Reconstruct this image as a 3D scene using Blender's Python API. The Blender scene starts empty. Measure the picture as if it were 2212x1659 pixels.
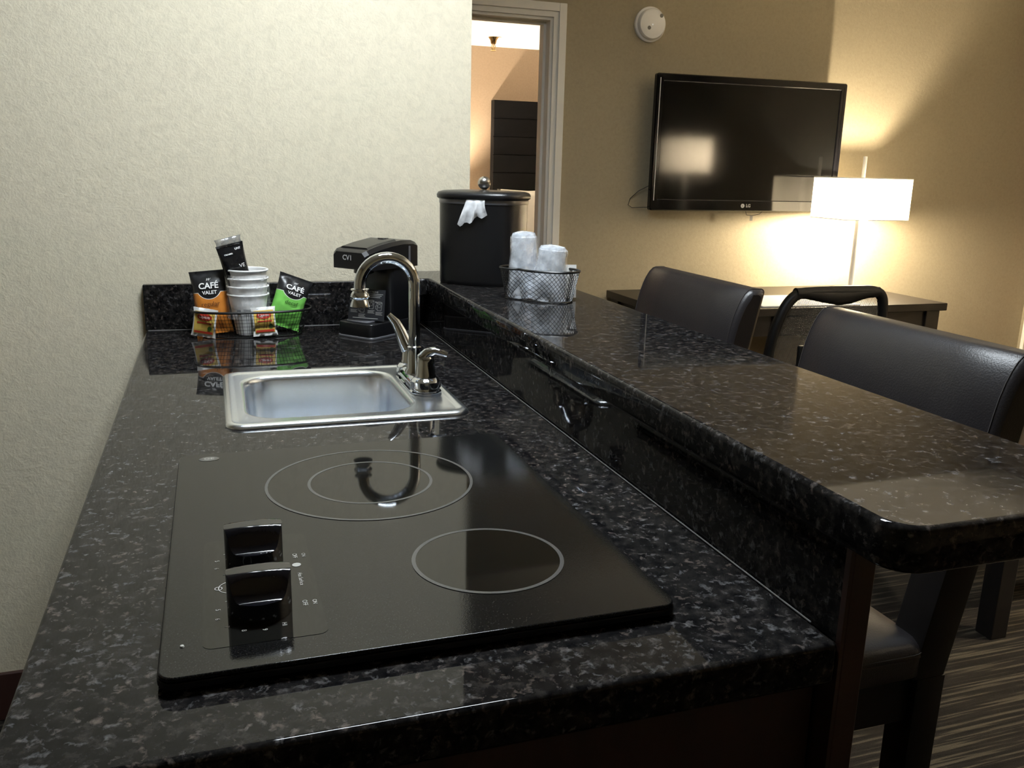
import bpy, bmesh, math, random
from math import sin, cos, pi, radians, sqrt
from mathutils import Vector, Matrix, noise

# ------------------------------------------------------------------ scene, camera, world, light
S = bpy.context.scene
COL = S.collection
ZC = 0.915                      # worktop height above the floor
S.view_settings.view_transform = 'Standard'
S.view_settings.look = 'None'
S.view_settings.gamma = 1.0
S.view_settings.use_curve_mapping = False
S.view_settings.exposure = 0.0

cd = bpy.data.cameras.new('camera')
cd.sensor_width = 36.0
cd.lens = 1893.96 / 2212 * 36.0
cd.clip_start = 0.02
cam = bpy.data.objects.new('camera', cd)
COL.objects.link(cam)
def cam_matrix(loc, pitch, yaw, roll):
    fw = Vector((sin(yaw)*cos(pitch), cos(yaw)*cos(pitch), -sin(pitch)))
    rt = Vector((cos(yaw), -sin(yaw), 0))
    dn = fw.cross(rt)
    r2 = cos(roll)*rt + sin(roll)*dn
    d2 = -sin(roll)*rt + cos(roll)*dn
    m = Matrix((r2, -d2, -fw)).transposed().to_4x4()
    m.translation = loc
    return m
cam.matrix_world = cam_matrix(Vector((0.152, -0.5217, 0.3687 + ZC)), 0.2406, 0.3298, -0.0248)
S.camera = cam

w = bpy.data.worlds.new('world'); S.world = w
w.use_nodes = True
w.node_tree.nodes['Background'].inputs[0].default_value = (0.02, 0.02, 0.02, 1)
w.node_tree.nodes['Background'].inputs[1].default_value = 0.3

KITCHEN_EMIT = 82.0             # fluorescent ceiling fixture, radiance
KITCHEN_COL = (0.86, 0.94, 1.0)
DESK_LAMP_W = 92.0
FLOOR_LAMP_W = 220.0
BED_LAMP_W = 215.0
WARM = (1.0, 0.85, 0.61)
WARM2 = (1.0, 0.84, 0.62)

# ------------------------------------------------------------------ materials
def nodes_of(m):
    m.use_nodes = True
    nt = m.node_tree
    return nt, nt.nodes, nt.links, nt.nodes['Principled BSDF']
def mat(name, col, rough=0.5, metal=0.0, spec=0.5, coat=0.0, bump=0.0, bscale=60, vary=0.0, vscale=20, rvar=0.0, stretch=(1,1,1)):
    m = bpy.data.materials.new(name)
    nt, N, Lk, b = nodes_of(m)
    b.inputs['Base Color'].default_value = (*col, 1)
    b.inputs['Roughness'].default_value = rough
    b.inputs['Metallic'].default_value = metal
    b.inputs['Specular IOR Level'].default_value = spec
    b.inputs['Coat Weight'].default_value = coat
    tc = N.new('ShaderNodeTexCoord'); mp = N.new('ShaderNodeMapping')
    mp.inputs['Scale'].default_value = stretch
    Lk.new(tc.outputs['Object'], mp.inputs['Vector'])
    def nz(scale, detail=3):
        n = N.new('ShaderNodeTexNoise'); n.inputs['Scale'].default_value = scale; n.inputs['Detail'].default_value = detail
        Lk.new(mp.outputs[0], n.inputs['Vector']); return n
    n = nz(vscale)
    mx = N.new('ShaderNodeMix'); mx.data_type = 'RGBA'
    v = max(vary, 0.03)
    mx.inputs[6].default_value = (*[c*(1-v) for c in col], 1)
    mx.inputs[7].default_value = (*[min(1, c*(1+v)) for c in col], 1)
    Lk.new(n.outputs['Fac'], mx.inputs[0]); Lk.new(mx.outputs[2], b.inputs['Base Color'])
    if bump:
        n2 = nz(bscale, 4); bp = N.new('ShaderNodeBump'); bp.inputs['Strength'].default_value = bump
        bp.inputs['Distance'].default_value = 0.004
        Lk.new(n2.outputs['Fac'], bp.inputs['Height']); Lk.new(bp.outputs[0], b.inputs['Normal'])
    if rvar:
        mr = N.new('ShaderNodeMapRange'); mr.inputs[3].default_value = max(0, rough-rvar); mr.inputs[4].default_value = rough+rvar
        Lk.new(n.outputs['Fac'], mr.inputs[0]); Lk.new(mr.outputs[0], b.inputs['Roughness'])
    return m
def emit(name, col, strength, base=(0.9, 0.9, 0.9)):
    m = mat(name, base, 0.6)
    b = m.node_tree.nodes['Principled BSDF']
    b.inputs['Emission Color'].default_value = (*col, 1)
    b.inputs['Emission Strength'].default_value = strength
    return m

def ramp(N, stops):
    r = N.new('ShaderNodeValToRGB'); e = r.color_ramp.elements
    while len(e) < len(stops): e.new(0.5)
    for k, (p, c) in enumerate(stops):
        e[k].position = p; e[k].color = (*c, 1)
    return r
def granite_mat():
    m = bpy.data.materials.new('speckled_laminate')
    nt, N, Lk, b = nodes_of(m)
    tc = N.new('ShaderNodeTexCoord')
    n1 = N.new('ShaderNodeTexNoise'); n1.inputs['Scale'].default_value = 80; n1.inputs['Detail'].default_value = 6; n1.inputs['Roughness'].default_value = 0.7
    n2 = N.new('ShaderNodeTexNoise'); n2.inputs['Scale'].default_value = 125; n2.inputs['Detail'].default_value = 5; n2.inputs['Distortion'].default_value = 0.4; n2.inputs['Roughness'].default_value = 0.62
    n3 = N.new('ShaderNodeTexNoise'); n3.inputs['Scale'].default_value = 30; n3.inputs['Detail'].default_value = 2
    for n in (n1, n2, n3): Lk.new(tc.outputs['Object'], n.inputs['Vector'])
    r1 = ramp(N, [(0.36, (0.003, 0.003, 0.0035)), (0.50, (0.009, 0.0085, 0.0085)), (0.62, (0.021, 0.019, 0.018)), (0.75, (0.048, 0.043, 0.041))])
    r2 = ramp(N, [(0.55, (0, 0, 0)), (0.78, (1, 1, 1))])
    r3 = ramp(N, [(0.42, (0.12, 0.097, 0.085)), (0.58, (0.125, 0.125, 0.13))])
    Lk.new(n1.outputs['Fac'], r1.inputs[0]); Lk.new(n2.outputs['Fac'], r2.inputs[0]); Lk.new(n3.outputs['Fac'], r3.inputs[0])
    mx = N.new('ShaderNodeMix'); mx.data_type = 'RGBA'
    Lk.new(r2.outputs[0], mx.inputs[0]); Lk.new(r1.outputs[0], mx.inputs[6]); Lk.new(r3.outputs[0], mx.inputs[7])
    Lk.new(mx.outputs[2], b.inputs['Base Color'])
    b.inputs['Roughness'].default_value = 0.03
    b.inputs['Specular IOR Level'].default_value = 0.15
    return m
def wallpaper_mat(name, col, bump=0.35, scale=75):
    m = bpy.data.materials.new(name)
    nt, N, Lk, b = nodes_of(m)
    tc = N.new('ShaderNodeTexCoord')
    v = N.new('ShaderNodeTexVoronoi'); v.inputs['Scale'].default_value = scale; v.inputs['Randomness'].default_value = 1
    n0 = N.new('ShaderNodeTexNoise'); n0.inputs['Scale'].default_value = scale*0.8; n0.inputs['Detail'].default_value = 5; n0.inputs['Distortion'].default_value = 0.5; n0.inputs['Roughness'].default_value = 0.65
    n1 = N.new('ShaderNodeTexNoise'); n1.inputs['Scale'].default_value = scale*3; n1.inputs['Detail'].default_value = 4
    for n in (n0, n1): Lk.new(tc.outputs['Object'], n.inputs['Vector'])
    Lk.new(tc.outputs['Object'], v.inputs['Vector'])
    add = N.new('ShaderNodeMath'); add.operation = 'MULTIPLY_ADD'; add.inputs[1].default_value = 0.45
    Lk.new(n1.outputs['Fac'], add.inputs[0]); Lk.new(n0.outputs['Fac'], add.inputs[2])
    bp = N.new('ShaderNodeBump'); bp.inputs['Strength'].default_value = bump; bp.inputs['Distance'].default_value = 0.006
    Lk.new(add.outputs[0], bp.inputs['Height']); Lk.new(bp.outputs[0], b.inputs['Normal'])
    r = ramp(N, [(0.33, tuple(c*0.93 for c in col)), (0.5, col), (0.68, tuple(min(1, c*1.05) for c in col))])
    Lk.new(n0.outputs['Fac'], r.inputs[0]); Lk.new(r.outputs[0], b.inputs['Base Color'])
    b.inputs['Roughness'].default_value = 0.75
    b.inputs['Specular IOR Level'].default_value = 0.25
    return m
def carpet_mat():
    m = bpy.data.materials.new('striped_carpet')
    nt, N, Lk, b = nodes_of(m)
    tc = N.new('ShaderNodeTexCoord'); mp = N.new('ShaderNodeMapping'); mp.inputs['Scale'].default_value = (2.6, 95, 1)
    Lk.new(tc.outputs['Object'], mp.inputs['Vector'])
    n = N.new('ShaderNodeTexNoise'); n.inputs['Scale'].default_value = 1.0; n.inputs['Detail'].default_value = 3
    Lk.new(mp.outputs[0], n.inputs['Vector'])
    r = ramp(N, [(0.38, (0.013, 0.011, 0.009)), (0.53, (0.022, 0.018, 0.015)), (0.58, (0.065, 0.056, 0.040)), (0.70, (0.092, 0.078, 0.056))])
    Lk.new(n.outputs['Fac'], r.inputs[0])
    f = N.new('ShaderNodeTexNoise'); f.inputs['Scale'].default_value = 400; Lk.new(tc.outputs['Object'], f.inputs['Vector'])
    mx = N.new('ShaderNodeMix'); mx.data_type = 'RGBA'; mx.blend_type = 'MULTIPLY'; mx.inputs[0].default_value = 0.6
    Lk.new(r.outputs[0], mx.inputs[6]); Lk.new(f.outputs['Fac'], mx.inputs[7]); Lk.new(mx.outputs[2], b.inputs['Base Color'])
    bp = N.new('ShaderNodeBump'); bp.inputs['Strength'].default_value = 0.5; bp.inputs['Distance'].default_value = 0.004
    Lk.new(f.outputs['Fac'], bp.inputs['Height']); Lk.new(bp.outputs[0], b.inputs['Normal'])
    b.inputs['Roughness'].default_value = 0.95; b.inputs['Specular IOR Level'].default_value = 0.1
    return m
def cooktop_mat():
    m = bpy.data.materials.new('textured_black_glass')
    nt, N, Lk, b = nodes_of(m)
    tc = N.new('ShaderNodeTexCoord')
    n = N.new('ShaderNodeTexNoise'); n.inputs['Scale'].default_value = 850; n.inputs['Detail'].default_value = 2
    Lk.new(tc.outputs['Object'], n.inputs['Vector'])
    r = ramp(N, [(0.40, (0.003, 0.003, 0.003)), (0.58, (0.008, 0.008, 0.008)), (0.74, (0.024, 0.024, 0.024))])
    Lk.new(n.outputs['Fac'], r.inputs[0]); Lk.new(r.outputs[0], b.inputs['Base Color'])
    b.inputs['Roughness'].default_value = 0.06
    b.inputs['Specular IOR Level'].default_value = 0.22
    bp = N.new('ShaderNodeBump'); bp.inputs['Strength'].default_value = 0.06; bp.inputs['Distance'].default_value = 0.0005
    Lk.new(n.outputs['Fac'], bp.inputs['Height']); Lk.new(bp.outputs[0], b.inputs['Normal'])
    return m
def film_mat(name, col, alpha, rough=0.15):
    """thin clear plastic film: partly see-through, glossy, slightly milky"""
    m = bpy.data.materials.new(name)
    nt, N, Lk, b = nodes_of(m)
    b.inputs['Base Color'].default_value = (*col, 1); b.inputs['Roughness'].default_value = rough
    t = N.new('ShaderNodeBsdfTransparent'); mix = N.new('ShaderNodeMixShader')
    tc = N.new('ShaderNodeTexCoord'); n = N.new('ShaderNodeTexNoise'); n.inputs['Scale'].default_value = 60
    Lk.new(tc.outputs['Object'], n.inputs['Vector'])
    mr = N.new('ShaderNodeMapRange'); mr.inputs[1].default_value = 0.3; mr.inputs[2].default_value = 0.7
    mr.inputs[3].default_value = max(0, alpha-0.2); mr.inputs[4].default_value = min(1, alpha+0.2)
    Lk.new(n.outputs['Fac'], mr.inputs[0]); Lk.new(mr.outputs[0], mix.inputs[0])
    Lk.new(t.outputs[0], mix.inputs[1]); Lk.new(b.outputs[0], mix.inputs[2])
    Lk.new(mix.outputs[0], N['Material Output'].inputs['Surface'])
    return m
def shade_mat(name, trans):
    m = bpy.data.materials.new(name)
    nt, N, Lk, b = nodes_of(m)
    d = N.new('ShaderNodeBsdfDiffuse'); t = N.new('ShaderNodeBsdfTranslucent'); mix = N.new('ShaderNodeMixShader')
    d.inputs[0].default_value = (0.85, 0.82, 0.75, 1); t.inputs[0].default_value = (0.85, 0.80, 0.70, 1); mix.inputs[0].default_value = trans
    Lk.new(d.outputs[0], mix.inputs[1]); Lk.new(t.outputs[0], mix.inputs[2]); Lk.new(mix.outputs[0], N['Material Output'].inputs['Surface'])
    tc = N.new('ShaderNodeTexCoord'); n = N.new('ShaderNodeTexNoise'); n.inputs['Scale'].default_value = 200
    bp = N.new('ShaderNodeBump'); bp.inputs['Strength'].default_value = 0.1
    Lk.new(tc.outputs['Object'], n.inputs['Vector']); Lk.new(n.outputs['Fac'], bp.inputs['Height']); Lk.new(bp.outputs[0], d.inputs['Normal'])
    return m

M = {}
M['granite'] = granite_mat()
M['wallpaper'] = wallpaper_mat('textured_wallpaper', (0.655, 0.595, 0.455), 0.32)
M['wallpaper_tan'] = wallpaper_mat('tan_wallpaper', (0.37, 0.315, 0.215), 0.15, 90)
M['bedroom_paint'] = wallpaper_mat('bedroom_wallpaper', (0.42, 0.32, 0.235), 0.12, 90)
M['ceiling'] = mat('ceiling_paint', (0.80, 0.79, 0.75), 0.9, bump=0.1, bscale=150)
M['carpet'] = carpet_mat()
M['baseboard'] = mat('dark_baseboard', (0.045, 0.018, 0.014), 0.5)
M['casing'] = mat('cream_casing_paint', (0.93, 0.90, 0.82), 0.4)
M['wood'] = mat('dark_cherry_wood', (0.026, 0.009, 0.005), 0.45, vary=0.4, vscale=9, stretch=(6, 6, 0.7))
M['espresso'] = mat('espresso_wood', (0.007, 0.006, 0.0055), 0.4, spec=0.25, vary=0.3, vscale=12, stretch=(1, 5, 5))
M['headboard'] = mat('black_headboard_wood', (0.005, 0.005, 0.006), 0.55, spec=0.1, vary=0.2, vscale=12, stretch=(1, 5, 5))
M['desk'] = mat('desk_laminate', (0.018, 0.014, 0.011), 0.38, spec=0.36, vary=0.25, vscale=14, stretch=(1, 6, 6))
M['door_wood'] = mat('brown_door_wood', (0.20, 0.095, 0.035), 0.45, vary=0.3, vscale=8, stretch=(5, 5, 0.6))
M['leather'] = mat('brown_black_leather', (0.015, 0.013, 0.014), 0.38, spec=0.45, bump=0.12, bscale=420, rvar=0.05)
M['thread'] = mat('stitch_thread', (0.028, 0.023, 0.022), 0.8)
M['glass_black'] = cooktop_mat()
M['panel_black'] = mat('smooth_black_panel', (0.007, 0.0068, 0.006), 0.04, spec=0.25)
M['edge_black'] = mat('cooktop_edge', (0.004, 0.004, 0.005), 0.6, spec=0.2)
M['burner'] = mat('burner_glass', (0.005, 0.0048, 0.0042), 0.04, spec=0.25)
M['ring'] = mat('burner_ring_print', (0.055, 0.055, 0.053), 0.3)
M['print'] = mat('pale_print', (0.34, 0.34, 0.32), 0.5)
M['knob'] = mat('glossy_black_plastic', (0.004, 0.004, 0.006), 0.13)
M['steel'] = mat('brushed_steel', (0.86, 0.91, 0.97), 0.25, 1.0, rvar=0.03)
M['chrome'] = mat('chrome', (0.74, 0.79, 0.86), 0.05, 1.0)
M['nickel'] = mat('brushed_nickel', (0.50, 0.49, 0.47), 0.25, 1.0)
M['brass'] = mat('brass', (0.55, 0.40, 0.20), 0.25, 1.0)
M['bucket'] = mat('black_leatherette', (0.006, 0.006, 0.007), 0.33, bump=0.1, bscale=500)
M['band'] = mat('grey_band', (0.20, 0.20, 0.22), 0.3, 0.5)
M['black_plastic'] = mat('black_plastic', (0.008, 0.008, 0.009), 0.28)
M['wire'] = mat('black_coated_wire', (0.006, 0.006, 0.006), 0.35)
M['white_paper'] = mat('white_paper', (0.78, 0.78, 0.76), 0.7)
M['white_plastic'] = mat('white_plastic', (0.86, 0.84, 0.80), 0.45)
M['grey'] = mat('grey_grille', (0.18, 0.17, 0.15), 0.7)
M['tvframe'] = mat('tv_gloss_black', (0.004, 0.004, 0.005), 0.08)
M['tvscreen'] = mat('tv_screen', (0.004, 0.004, 0.004), 0.08, spec=0.35)
M['logo'] = mat('logo_silver', (0.55, 0.55, 0.55), 0.3)
M['mesh'] = mat('chair_mesh_fabric', (0.02, 0.02, 0.02), 0.7)
M['chairframe'] = mat('chair_black_nylon', (0.006, 0.006, 0.006), 0.5, spec=0.2)
M['shade'] = shade_mat('lamp_shade_fabric', 0.45)
M['shade_thick'] = shade_mat('thick_shade_fabric', 0.17)
M['bedding'] = mat('white_bedding', (0.82, 0.81, 0.78), 0.9, bump=0.2, bscale=12)
M['film'] = film_mat('clear_plastic_film', (0.88, 0.91, 0.96), 0.24)
M['sleeve'] = film_mat('clear_sleeve_film', (0.92, 0.93, 0.95), 0.12)
M['clearcup'] = film_mat('clear_plastic_cup', (0.74, 0.80, 0.88), 0.48, 0.08)
M['liner'] = film_mat('white_plastic_liner', (0.86, 0.87, 0.89), 0.85, 0.3)
M['cup'] = mat('white_paper_cup', (0.80, 0.80, 0.79), 0.55)
M['print_white'] = mat('white_print', (0.78, 0.78, 0.76), 0.5)
M['print_brown'] = mat('brown_print', (0.16, 0.055, 0.012), 0.5)
M['print_green'] = mat('dark_green_print', (0.03, 0.10, 0.012), 0.5)
M['print_grey'] = mat('grey_print', (0.10, 0.10, 0.11), 0.5)
M['print_red'] = mat('red_print', (0.50, 0.04, 0.02), 0.5)
M['print_yellow'] = mat('yellow_print', (0.70, 0.48, 0.10), 0.5)
M['blackfilm'] = mat('black_packet_film', (0.008, 0.008, 0.009), 0.16, bump=0.25, bscale=35)
M['silverfilm'] = film_mat('silver_film', (0.25, 0.25, 0.25), 0.55, 0.12)
M['card'] = mat('dark_card', (0.018, 0.019, 0.022), 0.4)
M['diffuser'] = emit('lit_diffuser', KITCHEN_COL, KITCHEN_EMIT)
M['led'] = emit('green_white_led', (0.9, 1.0, 0.9), 0.6)

def pouch_mat(name, col):
    """black top with a half-round badge, coloured body, thin white line between"""
    m = bpy.data.materials.new(name)
    nt, N, Lk, b = nodes_of(m)
    tc = N.new('ShaderNodeTexCoord'); sp = N.new('ShaderNodeSeparateXYZ'); Lk.new(tc.outputs['Object'], sp.inputs[0])
    def math_(op, a, b_=None):
        n = N.new('ShaderNodeMath'); n.operation = op
        for i, v in enumerate((a, b_)):
            if v is None: continue
            if isinstance(v, (int, float)): n.inputs[i].default_value = v
            else: Lk.new(v, n.inputs[i])
        return n.outputs[0]
    x, z = sp.outputs[0], sp.outputs[2]
    dz = math_('SUBTRACT', z, 0.1010)
    r = math_('SQRT', math_('ADD', math_('MULTIPLY', x, x), math_('MULTIPLY', dz, dz)))
    lim = math_('SUBTRACT', 0.0, math_('SUBTRACT', z, 0.0905))       # >0 below the straight edge
    circ = math_('SUBTRACT', r, 0.0250)                               # >0 outside the badge
    d = math_('MINIMUM', lim, circ)                                   # >0 in the coloured area
    isc = math_('GREATER_THAN', d, 0.0012); isw = math_('GREATER_THAN', d, 0.0)
    m1 = N.new('ShaderNodeMix'); m1.data_type = 'RGBA'; m1.inputs[6].default_value = (0.012, 0.012, 0.013, 1); m1.inputs[7].default_value = (0.75, 0.75, 0.72, 1)
    Lk.new(isw, m1.inputs[0])
    m2 = N.new('ShaderNodeMix'); m2.data_type = 'RGBA'; m2.inputs[7].default_value = (*col, 1)
    Lk.new(m1.outputs[2], m2.inputs[6]); Lk.new(isc, m2.inputs[0]); Lk.new(m2.outputs[2], b.inputs['Base Color'])
    b.inputs['Roughness'].default_value = 0.32
    n = N.new('ShaderNodeTexNoise'); n.inputs['Scale'].default_value = 45; Lk.new(tc.outputs['Object'], n.inputs['Vector'])
    bp = N.new('ShaderNodeBump'); bp.inputs['Strength'].default_value = 0.3; bp.inputs['Distance'].default_value = 0.004
    Lk.new(n.outputs['Fac'], bp.inputs['Height']); Lk.new(bp.outputs[0], b.inputs['Normal'])
    return m
M['pouch_orange'] = pouch_mat('orange_pouch', (0.62, 0.22, 0.035))
M['pouch_green'] = pouch_mat('green_pouch', (0.19, 0.55, 0.10))

# ------------------------------------------------------------------ mesh helpers
def new_obj(name, bm, material, parent=None, off=None, smooth=True, bevel=0.0, angle=35):
    me = bpy.data.meshes.new(name)
    bmesh.ops.recalc_face_normals(bm, faces=bm.faces[:])
    bm.to_mesh(me); bm.free()
    me.materials.append(material)
    for p in me.polygons: p.use_smooth = smooth and len(p.vertices) <= 4
    o = bpy.data.objects.new(name, me); COL.objects.link(o)
    if smooth:
        me.set_sharp_from_angle(angle=radians(angle))
        for p in me.polygons:
            if len(p.vertices) > 4: p.use_smooth = False
    if parent:
        o.parent = parent
        if off is not None: o.location = off
    if bevel:
        b = o.modifiers.new('bevel', 'BEVEL'); b.width = bevel; b.segments = 2; b.limit_method = 'ANGLE'; b.angle_limit = radians(40); b.harden_normals = True
    return o
class Thing:
    """an Empty at the thing's base; parts are given in world coordinates unless local=True"""
    def __init__(self, name, label, cat, loc=(0, 0, 0), rz=0.0, group=None, local=False):
        o = bpy.data.objects.new(name, None); COL.objects.link(o)
        o.empty_display_size = 0.05
        o.location = loc; o.rotation_euler = (0, 0, rz)
        o['label'] = label; o['category'] = cat
        if group: o['group'] = group
        self.o = o; self.off = None if local else Vector((-loc[0], -loc[1], -loc[2]))
    def part(self, name, bm, m, label=None, parent=None, **k):
        p = new_obj(name, bm, M[m] if isinstance(m, str) else m, parent or self.o, None if parent else self.off, **k)
        if label: p['label'] = label
        return p
def single(name, bm, m, label, cat, group=None, **k):
    o = new_obj(name, bm, M[m] if isinstance(m, str) else m, **k)
    o['label'] = label; o['category'] = cat
    if group: o['group'] = group
    return o
def struct(name, bm, m, parent=None, **k):
    o = new_obj(name, bm, M[m], parent, **k)
    if parent is None: o['kind'] = 'structure'
    return o
def copy_tree(src, loc, rz=None, label=None):
    r = src.copy(); COL.objects.link(r); r.location = loc
    if rz is not None: r.rotation_euler = (0, 0, rz)
    if label: r['label'] = label
    for ch in src.children:
        c = ch.copy(); COL.objects.link(c); c.parent = r
        for g in ch.children:
            d = g.copy(); COL.objects.link(d); d.parent = c
    return r
def box(x0, x1, y0, y1, z0, z1, bm=None):
    bm = bm or bmesh.new()
    v = [bm.verts.new((x, y, z)) for z in (z0, z1) for y in (y0, y1) for x in (x0, x1)]
    for f in ((0, 2, 3, 1), (4, 5, 7, 6), (0, 1, 5, 4), (2, 6, 7, 3), (0, 4, 6, 2), (1, 3, 7, 5)):
        bm.faces.new([v[i] for i in f])
    return bm
def loft(loops, cap0=True, cap1=True, bm=None, closed=True):
    bm = bm or bmesh.new()
    R = [[bm.verts.new(p) for p in lp] for lp in loops]
    n = len(R[0])
    for a, b in zip(R, R[1:]):
        for i in range(n if closed else n-1):
            j = (i+1) % n
            bm.faces.new((a[i], a[j], b[j], b[i]))
    if cap0: bm.faces.new(R[0][::-1])
    if cap1: bm.faces.new(R[-1])
    return bm
def rrect(x0, x1, y0, y1, r, z, n=6):
    """rounded rectangle loop, counter-clockwise; r a number or four radii (x1y1, x0y1, x0y0, x1y0)"""
    rr = r if isinstance(r, (tuple, list)) else (r,)*4
    out = []
    for (cx, cy, sx, sy, a0), q in zip(((x1, y1, -1, -1, 0), (x0, y1, 1, -1, pi/2), (x0, y0, 1, 1, pi), (x1, y0, -1, 1, 1.5*pi)), rr):
        for k in range(n+1):
            a = a0 + pi/2*k/n
            out.append((cx+sx*q+q*cos(a), cy+sy*q+q*sin(a), z))
    return out
def rbox(x0, x1, y0, y1, z0, z1, r, e=0.0, bm=None, n=6):
    """upright block with rounded plan corners and softened top and bottom edges"""
    L = []
    if e:
        for k in range(4):
            a = pi/2*k/3; i = e*(1-sin(a)); L.append(rrect(x0+i, x1-i, y0+i, y1-i, max(r-i, 0.0005), z0+e*(1-cos(a)), n))
        for k in range(4):
            a = pi/2*k/3; i = e*(1-cos(a)); L.append(rrect(x0+i, x1-i, y0+i, y1-i, max(r-i, 0.0005), z1-e*(1-sin(a)), n))
    else:
        L = [rrect(x0, x1, y0, y1, r, z0, n), rrect(x0, x1, y0, y1, r, z1, n)]
    return loft(L, bm=bm)
def tube(pts, rad, seg=10, closed=False, bm=None, cap=True):
    bm = bm or bmesh.new()
    P = [Vector(p) for p in pts]; n = len(P)
    rads = rad if isinstance(rad, (list, tuple)) else [rad]*n
    T = []
    for i in range(n):
        a = P[i-1] if (i or closed) else P[i]
        b = P[(i+1) % n] if (i < n-1 or closed) else P[i]
        T.append((b-a).normalized())
    u = T[0].orthogonal().normalized(); rings = []
    for i in range(n):
        u = (u - T[i]*u.dot(T[i])).normalized(); v = T[i].cross(u)
        rings.append([bm.verts.new(P[i]+rads[i]*(cos(2*pi*k/seg)*u+sin(2*pi*k/seg)*v)) for k in range(seg)])
    for i in range(n if closed else n-1):
        a, b = rings[i], rings[(i+1) % n]
        sh = 0
        if closed and i == n-1:
            sh = min(range(seg), key=lambda s: (a[0].co-b[s].co).length)
        for k in range(seg):
            bm.faces.new((a[k], a[(k+1) % seg], b[(k+1+sh) % seg], b[(k+sh) % seg]))
    if cap and not closed:
        bm.faces.new(rings[0][::-1]); bm.faces.new(rings[-1])
    return bm
def lathe(prof, c=(0, 0, 0), seg=32, bm=None, axis='z'):
    bm = bm or bmesh.new()
    rings = []
    def pt(r, h, a):
        if axis == 'z': q = (r*cos(a), r*sin(a), h)
        elif axis == 'y': q = (r*cos(a), h, r*sin(a))
        else: q = (h, r*cos(a), r*sin(a))
        return (q[0]+c[0], q[1]+c[1], q[2]+c[2])
    for r, h in prof:
        if r < 1e-6: rings.append([bm.verts.new(pt(0, h, 0))])
        else: rings.append([bm.verts.new(pt(r, h, 2*pi*k/seg)) for k in range(seg)])
    for a, b in zip(rings, rings[1:]):
        for k in range(seg):
            j = (k+1) % seg
            if len(a) == 1 and len(b) == 1: continue
            if len(a) == 1: bm.faces.new((a[0], b[j], b[k]))
            elif len(b) == 1: bm.faces.new((a[k], a[j], b[0]))
            else: bm.faces.new((a[k], a[j], b[j], b[k]))
    return bm
def xform(bm, m):
    bmesh.ops.transform(bm, matrix=m, verts=bm.verts[:]); return bm
def text_bm(s, size, fn=None, bold=0.0, align='CENTER', depth=0.0):
    """flat lettering in the XY plane as mesh; fn maps every vertex"""
    cu = bpy.data.curves.new('lettering', 'FONT'); cu.body = s; cu.size = size; cu.align_x = align; cu.align_y = 'CENTER'
    cu.offset = bold; cu.resolution_u = 3; cu.extrude = depth
    ob = bpy.data.objects.new('lettering', cu); COL.objects.link(ob)
    dg = bpy.context.evaluated_depsgraph_get(); dg.update()
    me = bpy.data.meshes.new_from_object(ob.evaluated_get(dg))
    bm = bmesh.new(); bm.from_mesh(me)
    bpy.data.objects.remove(ob); bpy.data.curves.remove(cu); bpy.data.meshes.remove(me)
    if fn:
        for v in bm.verts: v.co = fn(v.co.x, v.co.y)
    return bm
def join(bms):
    out = bmesh.new()
    for b in bms:
        me = bpy.data.meshes.new('t'); b.to_mesh(me); b.free(); out.from_mesh(me); bpy.data.meshes.remove(me)
    return out
def annulus(cx, cy, r0, r1, z, seg=72):
    bm = bmesh.new()
    a = [bm.verts.new((cx+r0*cos(2*pi*k/seg), cy+r0*sin(2*pi*k/seg), z)) for k in range(seg)]
    b = [bm.verts.new((cx+r1*cos(2*pi*k/seg), cy+r1*sin(2*pi*k/seg), z)) for k in range(seg)]
    for k in range(seg):
        j = (k+1) % seg; bm.faces.new((a[k], b[k], b[j], a[j]))
    return bm
def disc(cx, cy, rx, ry, z, seg=48):
    bm = bmesh.new(); bm.faces.new([bm.verts.new((cx+rx*cos(2*pi*k/seg), cy+ry*sin(2*pi*k/seg), z)) for k in range(seg)]); return bm

# ------------------------------------------------------------------ the setting
X0, XR, YF, Y0, ZT = -1.7, 4.55, 3.28, -2.4, 2.47
WB = 1.572                                            # kitchen wall face
struct('floor', box(X0-0.1, XR+0.1, Y0-0.1, YF+0.06, -0.1, 0.0), 'carpet', smooth=False)
struct('ceiling', box(X0-0.1, XR+0.1, Y0-0.1, YF+0.12, ZT, ZT+0.1), 'ceiling', smooth=False)
struct('wall_back', box(X0, 0.748, WB, WB+0.13, 0, ZT), 'wallpaper', smooth=False)
DX0, DX1, DZ = 0.80, 1.600, ZC+1.010                  # doorway to the bedroom
bm = box(X0, DX0, YF, YF+0.12, 0, ZT); box(DX1, XR, YF, YF+0.12, 0, ZT, bm); box(DX0, DX1, YF, YF+0.12, DZ, ZT, bm)
struct('wall_far', bm, 'wallpaper_tan', smooth=False)
EY0, EY1 = 2.33, 3.235                                 # brown door in the right wall
bm = box(XR, XR+0.12, EY1+0.02, YF+0.12, 0, ZT); box(XR, XR+0.12, Y0, EY0-0.02, 0, ZT, bm); box(XR, XR+0.12, EY0-0.02, EY1+0.02, 2.03, ZT, bm)
struct('wall_right', bm, 'wallpaper_tan', smooth=False)
struct('wall_left', box(X0-0.12, X0, Y0, YF+0.12, 0, ZT), 'wallpaper_tan', smooth=False)
struct('wall_front', box(X0-0.12, XR+0.12, Y0-0.12, Y0, 0, ZT), 'wallpaper_tan', smooth=False)
struct('baseboard_back', box(X0, 0.748, WB-0.012, WB, 0, 0.12), 'baseboard', bevel=0.003)
struct('baseboard_far', box(1.662, XR, YF-0.012, YF, 0, 0.10), 'baseboard', bevel=0.003)
struct('baseboard_right', box(XR-0.012, XR, -2.4, EY0-0.03, 0, 0.10), 'baseboard', bevel=0.003)
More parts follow.
